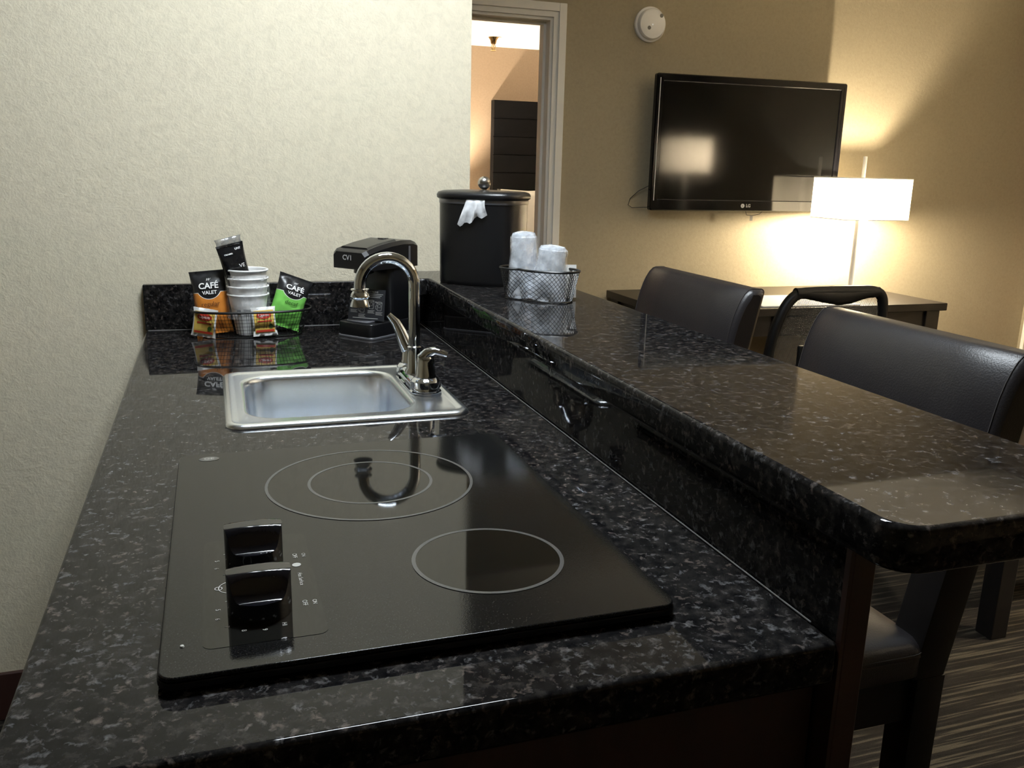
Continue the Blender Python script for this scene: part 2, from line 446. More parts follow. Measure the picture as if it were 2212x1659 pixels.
# doorway casing: jamb lining, door stop and a stepped moulding
def casing(x0, x1, ztop, yf, wd, t, bm):
    box(x0-wd, x0, yf-t, yf, 0, ztop+wd, bm); box(x1, x1+wd, yf-t, yf, 0, ztop+wd, bm); box(x0, x1, yf-t, yf, ztop, ztop+wd, bm)
    return bm
tr = struct('trim_1', casing(DX0, DX1, DZ, YF, 0.057, 0.012, bmesh.new()), 'casing', smooth=False)
struct('moulding', casing(DX0-0.022, DX1+0.022, DZ+0.022, YF-0.0118, 0.035, 0.010, bmesh.new()), 'casing', tr, bevel=0.003)
bm = box(DX0, DX0+0.012, YF, YF+0.13, 0, DZ); box(DX1-0.012, DX1, YF, YF+0.13, 0, DZ, bm); box(DX0+0.012, DX1-0.012, YF, YF+0.13, DZ-0.012, DZ, bm)
struct('jamb', bm, 'casing', tr, smooth=False)
bm = box(DX0+0.012, DX0+0.024, YF+0.05, YF+0.085, 0, DZ-0.012); box(DX1-0.024, DX1-0.012, YF+0.05, YF+0.085, 0, DZ-0.012, bm); box(DX0+0.024, DX1-0.024, YF+0.05, YF+0.085, DZ-0.024, DZ-0.012, bm)
struct('door_stop', bm, 'casing', tr, smooth=False)
# brown closet door in the right wall, with a pale reveal
d1 = struct('door_1', box(XR+0.05, XR+0.09, EY0, EY1, 0.01, 2.01), 'door_wood', bevel=0.003)
for z0, z1 in ((0.15, 0.95), (1.05, 1.90)):
    struct('panel', box(XR+0.040, XR+0.0498, EY0+0.12, EY1-0.12, z0, z1), 'door_wood', d1, bevel=0.006)
struct('door_handle', lathe([(0.001, 0), (0.024, 0.002), (0.022, 0.02), (0.010, 0.03), (0.010, 0.05), (0.0, 0.052)], (XR-0.002, EY0+0.07, 0.95), 20, axis='x'), 'nickel', d1)
bm = box(XR-0.006, XR+0.12, EY1, EY1+0.022, 0, 2.03); box(XR-0.006, XR+0.12, EY0-0.022, EY0, 0, 2.03, bm); box(XR-0.006, XR+0.12, EY0, EY1, 2.012, 2.03, bm)
struct('trim_2', bm, 'casing', smooth=False)
# bedroom behind the doorway
BX0, BX1, BY0, BY1, BZ = 0.3, 4.9, YF+0.12, 7.0, ZC+1.366
struct('floor_bedroom', box(BX0-0.1, BX1+0.1, YF+0.06, BY1+0.1, -0.1, 0.0), 'carpet', smooth=False)
struct('ceiling_bedroom', box(BX0-0.1, BX1+0.1, BY0, BY1+0.1, BZ, BZ+0.1), 'ceiling', smooth=False)
struct('wall_bedroom_far', box(BX0-0.1, BX1+0.1, BY1, BY1+0.1, 0, BZ), 'bedroom_paint', smooth=False)
struct('wall_bedroom_left', box(BX0-0.1, BX0, BY0, BY1, 0, BZ), 'bedroom_paint', smooth=False)
struct('wall_bedroom_right', box(BX1, BX1+0.1, BY0, BY1, 0, BZ), 'bedroom_paint', smooth=False)
struct('baseboard_bedroom', box(BX0, BX1, BY1-0.012, BY1, 0, 0.10), 'baseboard', bevel=0.003)

# ------------------------------------------------------------------ kitchen ceiling light
FX, FY = 0.52, 0.76
t = Thing('ceiling_light', 'white framed fluorescent ceiling light above the sink, mirrored in the cooktop knobs', 'ceiling light', (FX, FY, ZT-0.08))
bm = bmesh.new()
for a in ((FX-0.31, FX+0.31, FY-0.17, FY-0.15), (FX-0.31, FX+0.31, FY+0.15, FY+0.17), (FX-0.31, FX-0.29, FY-0.15, FY+0.15), (FX+0.29, FX+0.31, FY-0.15, FY+0.15)):
    box(*a, ZT-0.085, ZT, bm)
t.part('frame', bm, 'white_plastic', bevel=0.003)
for k in (-1, 1):
    t.part('diffuser', box(FX+k*0.147-0.140, FX+k*0.147+0.140, FY-0.149, FY+0.149, ZT-0.08, ZT-0.03), 'diffuser', bevel=0.004)
t.part('divider', box(FX-0.006, FX+0.006, FY-0.149, FY+0.149, ZT-0.083, ZT-0.02), 'white_plastic')

# ------------------------------------------------------------------ peninsula: cabinet, worktop, raised bar
W, LB = 0.618, 1.552
SX0, SX1, SY0, SY1 = 0.155, 0.516, 0.725, 1.075       # sink rim
t = Thing('base_cabinet', 'dark cherry wood base cabinet under the speckled worktop', 'cabinet', (0.32, 0.78, 0))
t.part('end_panel', box(0.035, 0.617, 0.022, 0.040, 0.09, ZC-0.0385), 'wood', bevel=0.002)
t.part('end_panel', box(0.035, 0.617, WB-0.032, WB-0.014, 0.09, ZC-0.0385), 'wood', bevel=0.002)
t.part('back_panel', box(0.605, 0.617, 0.0405, WB-0.0325, 0.09, ZC-0.0385), 'wood')
t.part('floor_panel', box(0.036, 0.6045, 0.0405, WB-0.0325, 0.09, 0.108), 'wood')
t.part('face_frame', join([box(0.036, 0.054, 0.0405, WB-0.0325, ZC-0.055, ZC-0.0385), box(0.036, 0.054, 0.0405, WB-0.0325, ZC-0.202, ZC-0.186)]), 'wood')
t.part('toe_kick', box(0.09, 0.61, 0.03, WB-0.014, 0.0, 0.09), 'baseboard')
for k in range(3):
    y0 = 0.04+k*0.51
    d = t.part('door', box(0.017, 0.035, y0, y0+0.49, 0.11, ZC-0.20), 'wood', bevel=0.004)
    t.part('handle', xform(tube([(0.017, y0+0.06, ZC-0.27), (-0.008, y0+0.06, ZC-0.27), (-0.008, y0+0.06, ZC-0.36), (0.017, y0+0.06, ZC-0.36)], 0.004, 8), Matrix.Identity(4)), 'nickel', parent=d)
    d = t.part('drawer', box(0.017, 0.035, y0, y0+0.49, ZC-0.185, ZC-0.055), 'wood', bevel=0.004)
    t.part('handle', tube([(0.017, y0+0.19, ZC-0.12), (-0.008, y0+0.19, ZC-0.12), (-0.008, y0+0.30, ZC-0.12), (0.017, y0+0.30, ZC-0.12)], 0.004, 8), 'nickel', parent=d)
t = Thing('worktop', 'dark speckled granite-look worktop with the sink and cooktop set in it', 'countertop', (0.31, 0.78, ZC-0.038))
bm = bmesh.new()
xs = (0.0, 0.178, 0.448, 0.6185); ys = (0.0, 0.757, 1.048, LB+0.02)
V = [[bm.verts.new((x, y, ZC)) for x in xs] for y in ys]
fs = [bm.faces.new((V[j][i], V[j][i+1], V[j+1][i+1], V[j+1][i])) for j in range(3) for i in range(3) if (i, j) != (1, 1)]
ret = bmesh.ops.extrude_face_region(bm, geom=fs)
for v in [g for g in ret['geom'] if isinstance(g, bmesh.types.BMVert)]: v.co.z = ZC-0.038
t.part('slab', bm, 'granite', bevel=0.005)
t.part('backsplash', box(0.0, 0.6185, LB, LB+0.0195, ZC, ZC+0.102), 'granite', bevel=0.002)
t.part('caulk_line', tube([(0.005, LB-0.001, ZC+0.0005), (0.616, LB-0.001, ZC+0.0005), (0.6165, 0.035, ZC+0.0005)], 0.0008, 6), mat('grey_caulk', (0.16, 0.155, 0.15), 0.5))

HB, XB, XB2, YB = ZC+0.122, 0.611, 0.886, -0.057
t = Thing('breakfast_bar', 'raised dark speckled breakfast bar running along the worktop', 'bar counter', (0.75, 0.78, 0))
rr = 0.030; arc = lambda cx, cy, a0, a1, r=rr, n=8: [(cx+r*cos(a0+(a1-a0)*k/n), cy+r*sin(a0+(a1-a0)*k/n)) for k in range(n+1)]
def bar_loop(ins, z):
    r = rr-ins
    p = arc(XB+rr, YB+rr, pi, 1.5*pi, r) + arc(XB2-rr, YB+rr, 1.5*pi, 2*pi, r)
    p += [(XB2-ins, WB-0.001), (XB-0.022+ins, WB-0.001), (XB-0.022+ins, 1.425+ins), (XB-0.004+ins, 1.425+ins), (XB+ins, 1.415+ins)]
    return [(x, y, z) for x, y in p]
e = 0.005
L = [bar_loop(e*(1-sin(pi/2*k/3)), HB-0.038+e*(1-cos(pi/2*k/3))) for k in range(4)] + [bar_loop(e*(1-cos(pi/2*k/3)), HB-e*(1-sin(pi/2*k/3))) for k in range(4)]
t.part('bar_top', loft(L), 'granite', angle=50)
t.part('riser', box(0.6190, 0.6225, 0.006, WB-0.001, ZC-0.002, HB-0.038), 'granite', smooth=False)
t.part('support_panel', box(0.6225, 0.6450, 0.0, WB-0.001, 0.0, HB-0.038), 'wood', bevel=0.0015)
t.part('end_panel', box(0.6190, 0.6225, 0.0, 0.006, 0.0, HB-0.038), 'wood', smooth=False)

# ------------------------------------------------------------------ cooktop
KX0, KX1, KY0, KY1, KZ = 0.098, 0.5106, 0.0745, 0.5964, ZC+0.010
t = Thing('cooktop', 'black glass electric cooktop with two ringed burners and two knobs', 'cooktop', (0.30, 0.33, ZC))
top = t.part('glass_top', rbox(KX0, KX1, KY0, KY1, KZ-0.004, KZ, 0.013, 0.0012), 'glass_black')
t.part('edge_trim', rbox(KX0-0.001, KX1+0.001, KY0-0.001, KY1+0.001, ZC+0.0006, KZ-0.0041, 0.014, 0.0008), 'edge_black')
z = KZ+0.0003
def ring_set(cx, cy, radii, wd):
    b = t.part('burner', disc(cx, cy, radii[0]-wd/2, radii[0]-wd/2, z), 'burner', smooth=False)
    for r in radii: t.part('ring', annulus(cx, cy, r-wd/2, r+wd/2, z+0.0002), 'ring', parent=b, smooth=False)
ring_set(0.311, 0.4422, (0.1172, 0.070), 0.0034)
ring_set(0.3808, 0.2038, (0.0695,), 0.0038)
bm = loft([rrect(0.128, 0.222, 0.108, 0.312, 0.008, z)], False, True)
pan = t.part('control_panel', bm, 'panel_black', smooth=False)
z2 = z+0.0003
def knob_bm(cx, cy):
    bm = bmesh.new(); nr, na = 14, 48; R = 0.0255
    def hgt(x, y):
        a = abs(y); s = min(1, max(0, (a-0.0075)/0.0125)); s = s*s*(3-2*s)
        g = 0.0375-2.2*x*x
        return 0.0165+(g-0.0165)*(1-s)**1.4 if a > 0.0075 else g
    rings = [[bm.verts.new((cx+R*cos(2*pi*k/na), cy+R*sin(2*pi*k/na), z2)) for k in range(na)]]
    for i in range(nr, 0, -1):
        r = R*i/nr
        rings.append([bm.verts.new((cx+r*cos(2*pi*k/na), cy+r*sin(2*pi*k/na), z2+hgt(r*cos(2*pi*k/na), r*sin(2*pi*k/na)))) for k in range(na)])
    for a, b in zip(rings, rings[1:]):
        for k in range(na):
            j = (k+1) % na; bm.faces.new((a[k], a[j], b[j], b[k]))
    c = bm.verts.new((cx, cy, z2+hgt(0, 0)))
    for k in range(na): bm.faces.new((rings[-1][k], rings[-1][(k+1) % na], c))
    return bm
KN = ((0.1725, 0.256), (0.1725, 0.160))
for cx, cy in KN:
    kb = t.part('knob', knob_bm(cx, cy), 'knob', angle=50)
# pale marks, read from the aisle side (left)
def mark(s, x, y, size, rot=-pi/2):
    return text_bm(s, size, lambda u, v: Vector((x+u*cos(rot)-v*sin(rot), y+u*sin(rot)+v*cos(rot), z2)))
marks = []
for (cx, cy) in KN:
    for k, s in enumerate(('HI', '9', '8', '7', '6', '5', '4', '3', '2', 'LO')):
        a = radians(-60-k*27); marks.append(mark(s, cx+0.034*cos(a), cy+0.034*sin(a), 0.0055, a+pi/2 if False else -pi/2))
    marks.append(mark('OFF', cx+0.036, cy+0.002, 0.0058)); marks.append(mark('ON', cx+0.044, cy+0.002, 0.0050))
marks.append(disc(KN[0][0]+0.036, KN[0][1]-0.018, 0.0040, 0.0040, z2, 16))
marks.append(mark('Hot Surface', 0.2095, 0.208, 0.0052, -pi/2))
marks.append(annulus(0.152, 0.208, 0.0110, 0.0118, z2, 32)); marks.append(annulus(0.1405, 0.208, 0.0026, 0.0034, z2, 16))
t.part('markings', join(marks), 'print', parent=pan, smooth=False)['kind'] = 'stuff'
bd = t.part('badge', disc(0.133, 0.574, 0.0120, 0.0085, z, 32), 'ring', label='oval grey maker badge', smooth=False)
t.part('lettering', text_bm('GE', 0.010, lambda u, v: Vector((0.133+u, 0.574+v, z2)), 0.0002), 'print', parent=bd, smooth=False)
TCOOK = t
t.part('indicator_lamp', lathe([(0.0018, 0), (0.0014, 0.0010), (0, 0.0014)], (0.1135, 0.118, KZ), 12), 'print')

TCOOK.o.rotation_euler = (-0.006, 0, 0); TCOOK.o.location.z += 0.0019      # sits a touch proud at the front edge

# ------------------------------------------------------------------ sink
t = Thing('kitchen_sink', 'small square stainless steel drop-in sink set in the worktop', 'sink', (0.335, 0.90, ZC))
n = 8
def bl(i, z, r):   # bowl loop, inset i
    return rrect(0.187+i, 0.440-i, 0.766+i, 1.040-i, (r-i*0.4, r-i*0.4, r-i*0.4, r-i*0.4), z, n)
RR = 0.026
L = [rrect(SX0, SX1, SY0, SY1, RR, ZC+0.0006, n), rrect(SX0+0.001, SX1-0.001, SY0+0.001, SY1-0.001, RR, ZC+0.0035, n),
     rrect(SX0+0.004, SX1-0.004, SY0+0.004, SY1-0.004, RR-0.003, ZC+0.0062, n), rrect(SX0+0.010, SX1-0.010, SY0+0.010, SY1-0.010, RR-0.006, ZC+0.0068, n),
     rrect(SX0+0.015, SX1-0.015, SY0+0.015, SY1-0.015, RR-0.009, ZC+0.0050, n), rrect(SX0+0.019, SX1-0.019, SY0+0.019, SY1-0.019, RR-0.011, ZC+0.0042, n),
     bl(-0.006, ZC+0.0042, 0.052), bl(-0.002, ZC+0.0034, 0.052), bl(0.001, ZC+0.0005, 0.052), bl(0.003, ZC-0.006, 0.052), bl(0.006, ZC-0.06, 0.052), bl(0.011, ZC-0.118, 0.052),
     bl(0.016, ZC-0.132, 0.050), bl(0.026, ZC-0.142, 0.046), bl(0.045, ZC-0.146, 0.040)]
t.part('basin', loft(L, False, True), 'steel', angle=60)
dr = t.part('drain', lathe([(0.040, 0.0), (0.040, 0.003), (0.034, 0.004), (0.030, 0.0005), (0.0, -0.001)], (0.3135, 0.903, ZC-0.1458), 32), 'chrome')
t.part('strainer_knob', lathe([(0.006, 0), (0.006, 0.010), (0.009, 0.012), (0.009, 0.016), (0, 0.018)], (0.3135, 0.903, ZC-0.146), 16), 'chrome', parent=dr)

# ------------------------------------------------------------------ faucet
FZ = ZC+0.0045; fx = 0.474
t = Thing('faucet', 'chrome gooseneck faucet with two lever handles beside the sink', 'faucet', (fx, 0.92, FZ))
def stadium(cx, y0, y1, r, z, n=10):
    return [(cx+r*cos(a), y1-r+r*sin(a), z) for a in [pi*k/n for k in range(n+1)]] + [(cx+r*cos(a), y0+r+r*sin(a), z) for a in [pi+pi*k/n for k in range(n+1)]]
L = [stadium(fx, 0.838-i, 1.002+i, 0.023+i, FZ+h) for i, h in ((0.003, 0.0003), (0.003, 0.003), (0.0, 0.004), (-0.001, 0.016), (-0.005, 0.0205), (-0.010, 0.022))]
t.part('base_plate', loft(L), 'chrome', angle=50)
# spout
px, zt, ra = fx-0.006, ZC+0.176, 0.0455
pts = [(px, 0.92, FZ+0.020), (px, 0.92, FZ+0.08), (px, 0.92, FZ+0.14), (px, 0.92, zt)]
pts += [(px-ra+ra*cos(a), 0.92, zt+ra*sin(a)) for a in [pi*k/18 for k in range(1, 18)]]
pts += [(px-2*ra, 0.92, zt), (px-2*ra, 0.92, zt-0.012)]
sp = t.part('spout', tube(pts, 0.0098, 20), 'chrome', angle=70)
t.part('spout_collar', lathe([(0.0098, 0.050), (0.0125, 0.048), (0.0125, 0.012), (0.0165, 0.006), (0.0165, 0.0)], (px, 0.92, FZ+0.018), 28), 'chrome', parent=sp)
t.part('aerator', lathe([(0.0098, 0.0), (0.0150, -0.001), (0.0150, -0.003), (0.0115, -0.005), (0.0150, -0.010), (0.0158, -0.014), (0.0125, -0.018), (0.0140, -0.021), (0.0165, -0.030), (0.0120, -0.031), (0.0, -0.029)],
                        (px-2*ra, 0.92, zt-0.004), 28), 'chrome', parent=sp)
for cy, sgn in ((0.862, -1), (0.978, 1)):
    h = t.part('handle', lathe([(0.0255, 0.0), (0.0245, 0.010), (0.0205, 0.0145), (0.0175, 0.016), (0.0175, 0.019), (0.0160, 0.022), (0.0150, 0.042), (0.0135, 0.050), (0.0085, 0.056), (0.0, 0.058)], (fx, cy, FZ+0.010), 28), 'chrome')
    if sgn < 0:     # near handle: lever folded back over the hub to the right
        path = [(fx-0.004, cy, FZ+0.056), (fx+0.004, cy-0.004, FZ+0.0675), (fx+0.014, cy-0.008, FZ+0.071), (fx+0.024, cy-0.012, FZ+0.068), (fx+0.033, cy-0.015, FZ+0.065)]
        rad = [0.012, 0.0095, 0.0065, 0.0055, 0.0042]
    else:           # far handle: blade swung upright behind the spout
        path = [(fx-0.004, cy, FZ+0.050), (fx-0.010, cy+0.004, FZ+0.064), (fx-0.016, cy+0.008, FZ+0.080), (fx-0.024, cy+0.012, FZ+0.096), (fx-0.036, cy+0.016, FZ+0.110)]
        rad = [0.014, 0.0125, 0.0105, 0.0085, 0.0050]
    t.part('lever', tube(path, rad, 14), 'chrome', parent=h, angle=70)

# ------------------------------------------------------------------ coffee basket on the worktop
BCX, BCY = 0.226, 1.466
t = Thing('wire_basket', 'low black wire basket of coffee and tea packets on the worktop', 'basket', (BCX, BCY, ZC))
def foot(a, b, e=3.2, n=72):
    out = []
    for k in range(n):
        q = 2*pi*k/n; c_, s_ = cos(q), sin(q)
        out.append((a*math.copysign(abs(c_)**(2/e), c_), b*math.copysign(abs(s_)**(2/e), s_)))
    return out
RIMH = 0.058
def bpt(u, h):       # u along the rim 0..72, h 0..1 height
    a, b = 0.103+0.023*h, 0.046+0.020*h
    q = 2*pi*u/72; c_, s_ = cos(q), sin(q); e = 2.6
    return (BCX+a*math.copysign(abs(c_)**(2/e), c_), BCY+b*math.copysign(abs(s_)**(2/e), s_), ZC+0.0022+h*(RIMH-0.002))
t.part('rim', tube([bpt(u, 1) for u in range(72)], 0.0026, 8, True), 'wire')
t.part('base_ring', tube([bpt(u, 0) for u in range(72)], 0.0016, 6, True), 'wire')
bm = bmesh.new()
for k in range(6): tube([bpt(u, (k+1)/7) for u in range(72)], 0.00055, 4, True, bm)
# evenly spaced uprights
pts = [Vector(bpt(u/4, 1)) for u in range(289)]; ln = [0]
for a, b in zip(pts, pts[1:]): ln.append(ln[-1]+(b-a).length)
nu = 84
for k in range(nu):
    s = ln[-1]*k/nu; i = max(j for j in range(289) if ln[j] <= s); u = i/4
    tube([bpt(u, 0), bpt(u, 1)], 0.00055, 4, False, bm, cap=False)
# floor grid
for k in range(-9, 10):
    x = k*0.0105; b = 0.046*(1-abs(x/0.103)**2.6)**(1/2.6)
    tube([(BCX+x, BCY-b, ZC+0.002), (BCX+x, BCY+b, ZC+0.002)], 0.0006, 4, False, bm, cap=False)
for k in range(-4, 5):
    y = k*0.0105; a = 0.103*(1-abs(y/0.046)**2.6)**(1/2.6)
    tube([(BCX-a, BCY+y, ZC+0.002), (BCX+a, BCY+y, ZC+0.002)], 0.0006, 4, False, bm, cap=False)
t.part('wire_grid', bm, 'wire', smooth=False)

def pouch_surface(w, h, d):
    def th(x, z):
        u = min(1, abs(2*x/w)); v = min(1, max(0, z/h))
        e = min(1, max(0, min(v, 1-v)-0.055)/0.34)
        return d*(1-u**3)**0.6*(sin(e*pi/2)**0.8 if e > 0 else 0) + 0.0006
    return th
def pouch_bm(w, h, d, seed, wav=0.002, nx=18, nz=26):
    th = pouch_surface(w, h, d); bm = bmesh.new(); G = {}
    for s in (-1, 1):
        for i in range(nx+1):
            for j in range(nz+1):
                x = -w/2+w*i/nx; z = h*j/nz; v = j/nz
                pinch = 1-0.10*sin(pi*v)**0.7*abs(2*i/nx-1)
                edge = i in (0, nx)
                y = s*(0 if edge else th(x, z))
                y += wav*noise.noise(Vector((x*70+seed, z*60, seed+s)))*(0.25 if edge else 1) + 0.0012*sin(i*2.4)*(1 if j in (0, nz) else 0)
                if edge and s > 0: G[s, i, j] = G[-1, i, j]; continue
                G[s, i, j] = bm.verts.new((x*pinch, y, z))
    for s in (-1, 1):
        for i in range(nx):
            for j in range(nz):
                bm.faces.new((G[s, i, j], G[s, i+1, j], G[s, i+1, j+1], G[s, i, j+1]))
    for j in (0, nz):
        for i in range(nx):
            q = [G[-1, i, j], G[-1, i+1, j], G[1, i+1, j], G[1, i, j]]
            q = [v for k, v in enumerate(q) if v not in q[:k]]
            if len(q) >= 3: bm.faces.new(q)
    return bm
def place(o, loc, rx, ry, rz):
    o.location = loc; o.rotation_euler = (rx, ry, rz)
def coffee_pouch(name, label, m, word, wordmat, loc, rot, seed):
    w_, h_, d_ = 0.078, 0.136, 0.017
    o = bpy.data.objects.new(name, None); COL.objects.link(o); o.empty_display_size = 0.03
    o['label'] = label; o['category'] = 'coffee packet'; o['group'] = 'coffee packets in the wire basket'
    place(o, loc, *rot)
    new_obj('bag', pouch_bm(w_, h_, d_, seed), M[m], o, angle=80)
    th = pouch_surface(w_, h_, d_)
    def put(cx, cz): return lambda u, v: Vector((cx+u, -th(cx+u, cz+v)-0.0022, cz+v))
    b = [text_bm('CAFÉ', 0.0175, put(0, 0.1035), 0.0004), text_bm('VALET', 0.0105, put(0.001, 0.0892), 0.00025)]
    new_obj('brand_lettering', join(b), M['print_white'], o, smooth=False)
    bm = text_bm('W', 0.008, put(0, 0.1170), 0.0)
    for v in bm.verts: v.co.x += (v.co.z-0.1170)*0.6
    new_obj('emblem', bm, M['print_white'], o, smooth=False)
    new_obj('flavour_lettering', text_bm(word, 0.0135, put(0.0, 0.0645), 0.0001), M[wordmat], o, smooth=False)
    return o
coffee_pouch('coffee_packet', 'orange and black packet of regular coffee in the wire basket', 'pouch_orange', 'regular', 'print_brown',
             (0.147, 1.470, ZC+0.0045), (radians(-6), radians(-5), radians(-6)), 1.3)
coffee_pouch('coffee_packet', 'green and black packet of decaf coffee leaning in the wire basket', 'pouch_green', 'decaf', 'print_green',
             (0.2865, 1.458, ZC+0.0165), (radians(-8), radians(21), radians(8)), 5.1).scale = (1.0, 1.0, 0.85)

# stack of four paper cups in the basket
def cup_bm(h, r0, r1):
    pr = [(0.0, 0.004), (r0-0.002, 0.004), (r0-0.001, 0.0), (r0, 0.0), (r1, h-0.004)]
    for k in range(7):
        a = -pi/2+pi*1.5*k/6; pr.append((r1+0.0012+0.0022*cos(a), h-0.0022+0.0022*sin(a)))
    pr += [(r1-0.0012, h-0.004), (r0-0.0022, 0.006), (0.0, 0.006)]
    return lathe(pr, (0, 0, 0), 40)
cupmesh = None
CX_, CY_ = 0.2185, 1.463
names = ('lowest of four stacked white paper cups, grey print on its side', 'second lowest of four stacked white paper cups in the wire basket',
         'third cup up in the stack of white paper cups', 'topmost stacked white paper cup, holding a black packet')
for k in range(4):
    if cupmesh is None:
        o = single('paper_cup', cup_bm(0.089, 0.028, 0.0415), 'cup', names[0], 'cup', 'stacked white paper cups', angle=50); cupmesh = o.data
    else:
        o = o.copy(); COL.objects.link(o); o['label'] = names[k]
    o.location = (CX_, CY_, ZC+0.0035+0.0176*k)
    if k == 0: first = o
def cyl_put(ang, zc):    # wraps flat print round the lowest cup
    def f(u, v):
        z_ = zc+v; r = 0.028+(0.0415-0.028)*z_/0.085+0.0006; a = ang+u/r
        return Vector((r*cos(a), r*sin(a), z_))
    return f
def quad_strip(x0, x1, y0, y1, fn, nx=6):
    bm = bmesh.new(); R = [[bm.verts.new(fn(x0+(x1-x0)*i/nx, y)) for i in range(nx+1)] for y in (y0, y1)]
    for i in range(nx): bm.faces.new((R[0][i], R[0][i+1], R[1][i+1], R[1][i]))
    return bm
A = radians(-100)
b = [quad_strip(-0.022, -0.012, -0.006, 0.005, cyl_put(A, 0.052))] + [quad_strip(-0.006, 0.024-0.004*(k % 2), 0.004-k*0.004, 0.0055-k*0.004, cyl_put(A, 0.052)) for k in range(4)]
new_obj('printed_panel', join(b), M['print_grey'], first, smooth=False)
# clear film sleeve around the stack
bm = bmesh.new(); rings = []
for j in range(22):
    z_ = 0.040+0.094*j/21; row = []
    for k in range(48):
        a = 2*pi*k/48; rr_ = 0.0462+0.0006*sin(z_*200)+0.0022*noise.noise(Vector((3*cos(a), 3*sin(a), z_*60)))
        row.append((CX_+rr_*cos(a), CY_+rr_*sin(a), ZC+z_))
    rings.append(row)
single('plastic_sleeve', loft(rings, False, False), 'sleeve', 'crinkled clear plastic sleeve round the white paper cups', 'plastic sleeve', angle=80)
# black condiment packet standing in the top cup
o = bpy.data.objects.new('condiment_packet', None); COL.objects.link(o)
o['label'] = 'tall black condiment packet standing in the top paper cup'; o['category'] = 'packet'
place(o, (0.2105, 1.463, ZC+0.075), radians(4), radians(-13), radians(10))
new_obj('bag', pouch_bm(0.058, 0.128, 0.011, 9.2), M['blackfilm'], o, angle=80)
bm = pouch_bm(0.058, 0.018, 0.003, 4.4); xform(bm, Matrix.Translation((0.0, 0, 0.124)))
new_obj('film_end', bm, M['silverfilm'], o, angle=80)
th = pouch_surface(0.058, 0.128, 0.011)
for tx, sz_, cx_, cz_ in (('VE', 0.011, 0.013, 0.080), ('CREAMER', 0.0042, -0.008, 0.108), ('UNT', 0.006, 0.014, 0.116)):
    new_obj('lettering', text_bm(tx, sz_, lambda u, v: Vector((cx_+u, -th(cx_+u, cz_+v)-0.002, cz_+v)), 0.0001), M['print_white'], o, smooth=False)
# two tea sachets behind the front wires
def sachet(label, loc, rot, seed):
    o = bpy.data.objects.new('tea_sachet', None); COL.objects.link(o)
    o['label'] = label; o['category'] = 'tea bag'; o['group'] = 'tea sachets in the wire basket'
    place(o, loc, *rot)
    w_, h_, d_ = 0.052, 0.062, 0.0030
    new_obj('envelope', pouch_bm(w_, h_, d_, seed, 0.0006, 10, 10), M['white_paper'], o, angle=80)
    th = pouch_surface(w_, h_, d_)
    put = lambda dy: (lambda u, v: Vector((u, -th(u, v)-dy, v)))
    rect = lambda x0, x1, z0, z1, dy: join([quad_strip(x0, x1, z0+(z1-z0)*k/5, z0+(z1-z0)*(k+1)/5, put(dy)) for k in range(5)])
    new_obj('yellow_print', rect(-0.0205, 0.0205, 0.007, 0.055, 0.0010), M['print_yellow'], o, smooth=False)
    bm = bmesh.new(); bm.faces.new([bm.verts.new(put(0.0017)(0.0155*cos(q), 0.044+0.0075*sin(q))) for q in [2*pi*k/20 for k in range(20)]])
    new_obj('red_badge', bm, M['print_red'], o, smooth=False)
    f = put(0.0022)
    new_obj('lettering', join([text_bm('Lipton', 0.0085, lambda u, v: f(u, v+0.044), 0.0001)]), M['print_white'], o, smooth=False)
    bm = rect(-0.019, 0.019, 0.0085, 0.013, 0.0018); b2 = rect(-0.014, 0.016, 0.030, 0.033, 0.0018)
    new_obj('red_stripes', join([bm, b2]), M['print_red'], o, smooth=False)
    bm = bmesh.new(); bm.faces.new([bm.verts.new(put(0.0021)(0.0125+0.0042*cos(q), 0.0205+0.0048*sin(q))) for q in [2*pi*k/16 for k in range(16)]])
    new_obj('round_seal', bm, M['print_green'], o, smooth=False)
sachet('white and yellow tea sachet in front of the orange coffee packet', (0.1215, 1.4330, ZC+0.0045), (radians(2), radians(9), radians(-14)), 2.2)
sachet('white and yellow tea sachet in front of the paper cups', (0.2495, 1.4145, ZC+0.0055), (radians(-9), radians(-3), radians(2)), 7.7)

# ------------------------------------------------------------------ coffee maker
t = Thing('coffee_maker', 'compact black single-cup coffee maker at the back of the worktop', 'coffee maker', (0.496, 1.428, ZC), radians(-50.7), local=True)
wd = 0.100; dp = 0.160          # local: front at -Y
hx, hy = wd/2, dp/2
t.part('base', rbox(-hx, hx, -hy, hy, 0.004, 0.034, 0.014, 0.003), 'black_plastic', angle=50)
t.part('foot_trim', rbox(-hx-0.002, hx+0.002, -hy-0.002, hy+0.002, 0.0, 0.005, 0.015, 0.001), 'band')
t.part('cup_plate', rbox(-0.032, 0.032, -hy+0.006, -hy+0.058, 0.034, 0.0375, 0.010, 0.001), 'band', label='small silver grooved cup plate')
t.part('tower', rbox(-hx+0.002, hx-0.002, -0.012, hy, 0.034, 0.165, 0.012, 0.002), 'black_plastic', angle=50)
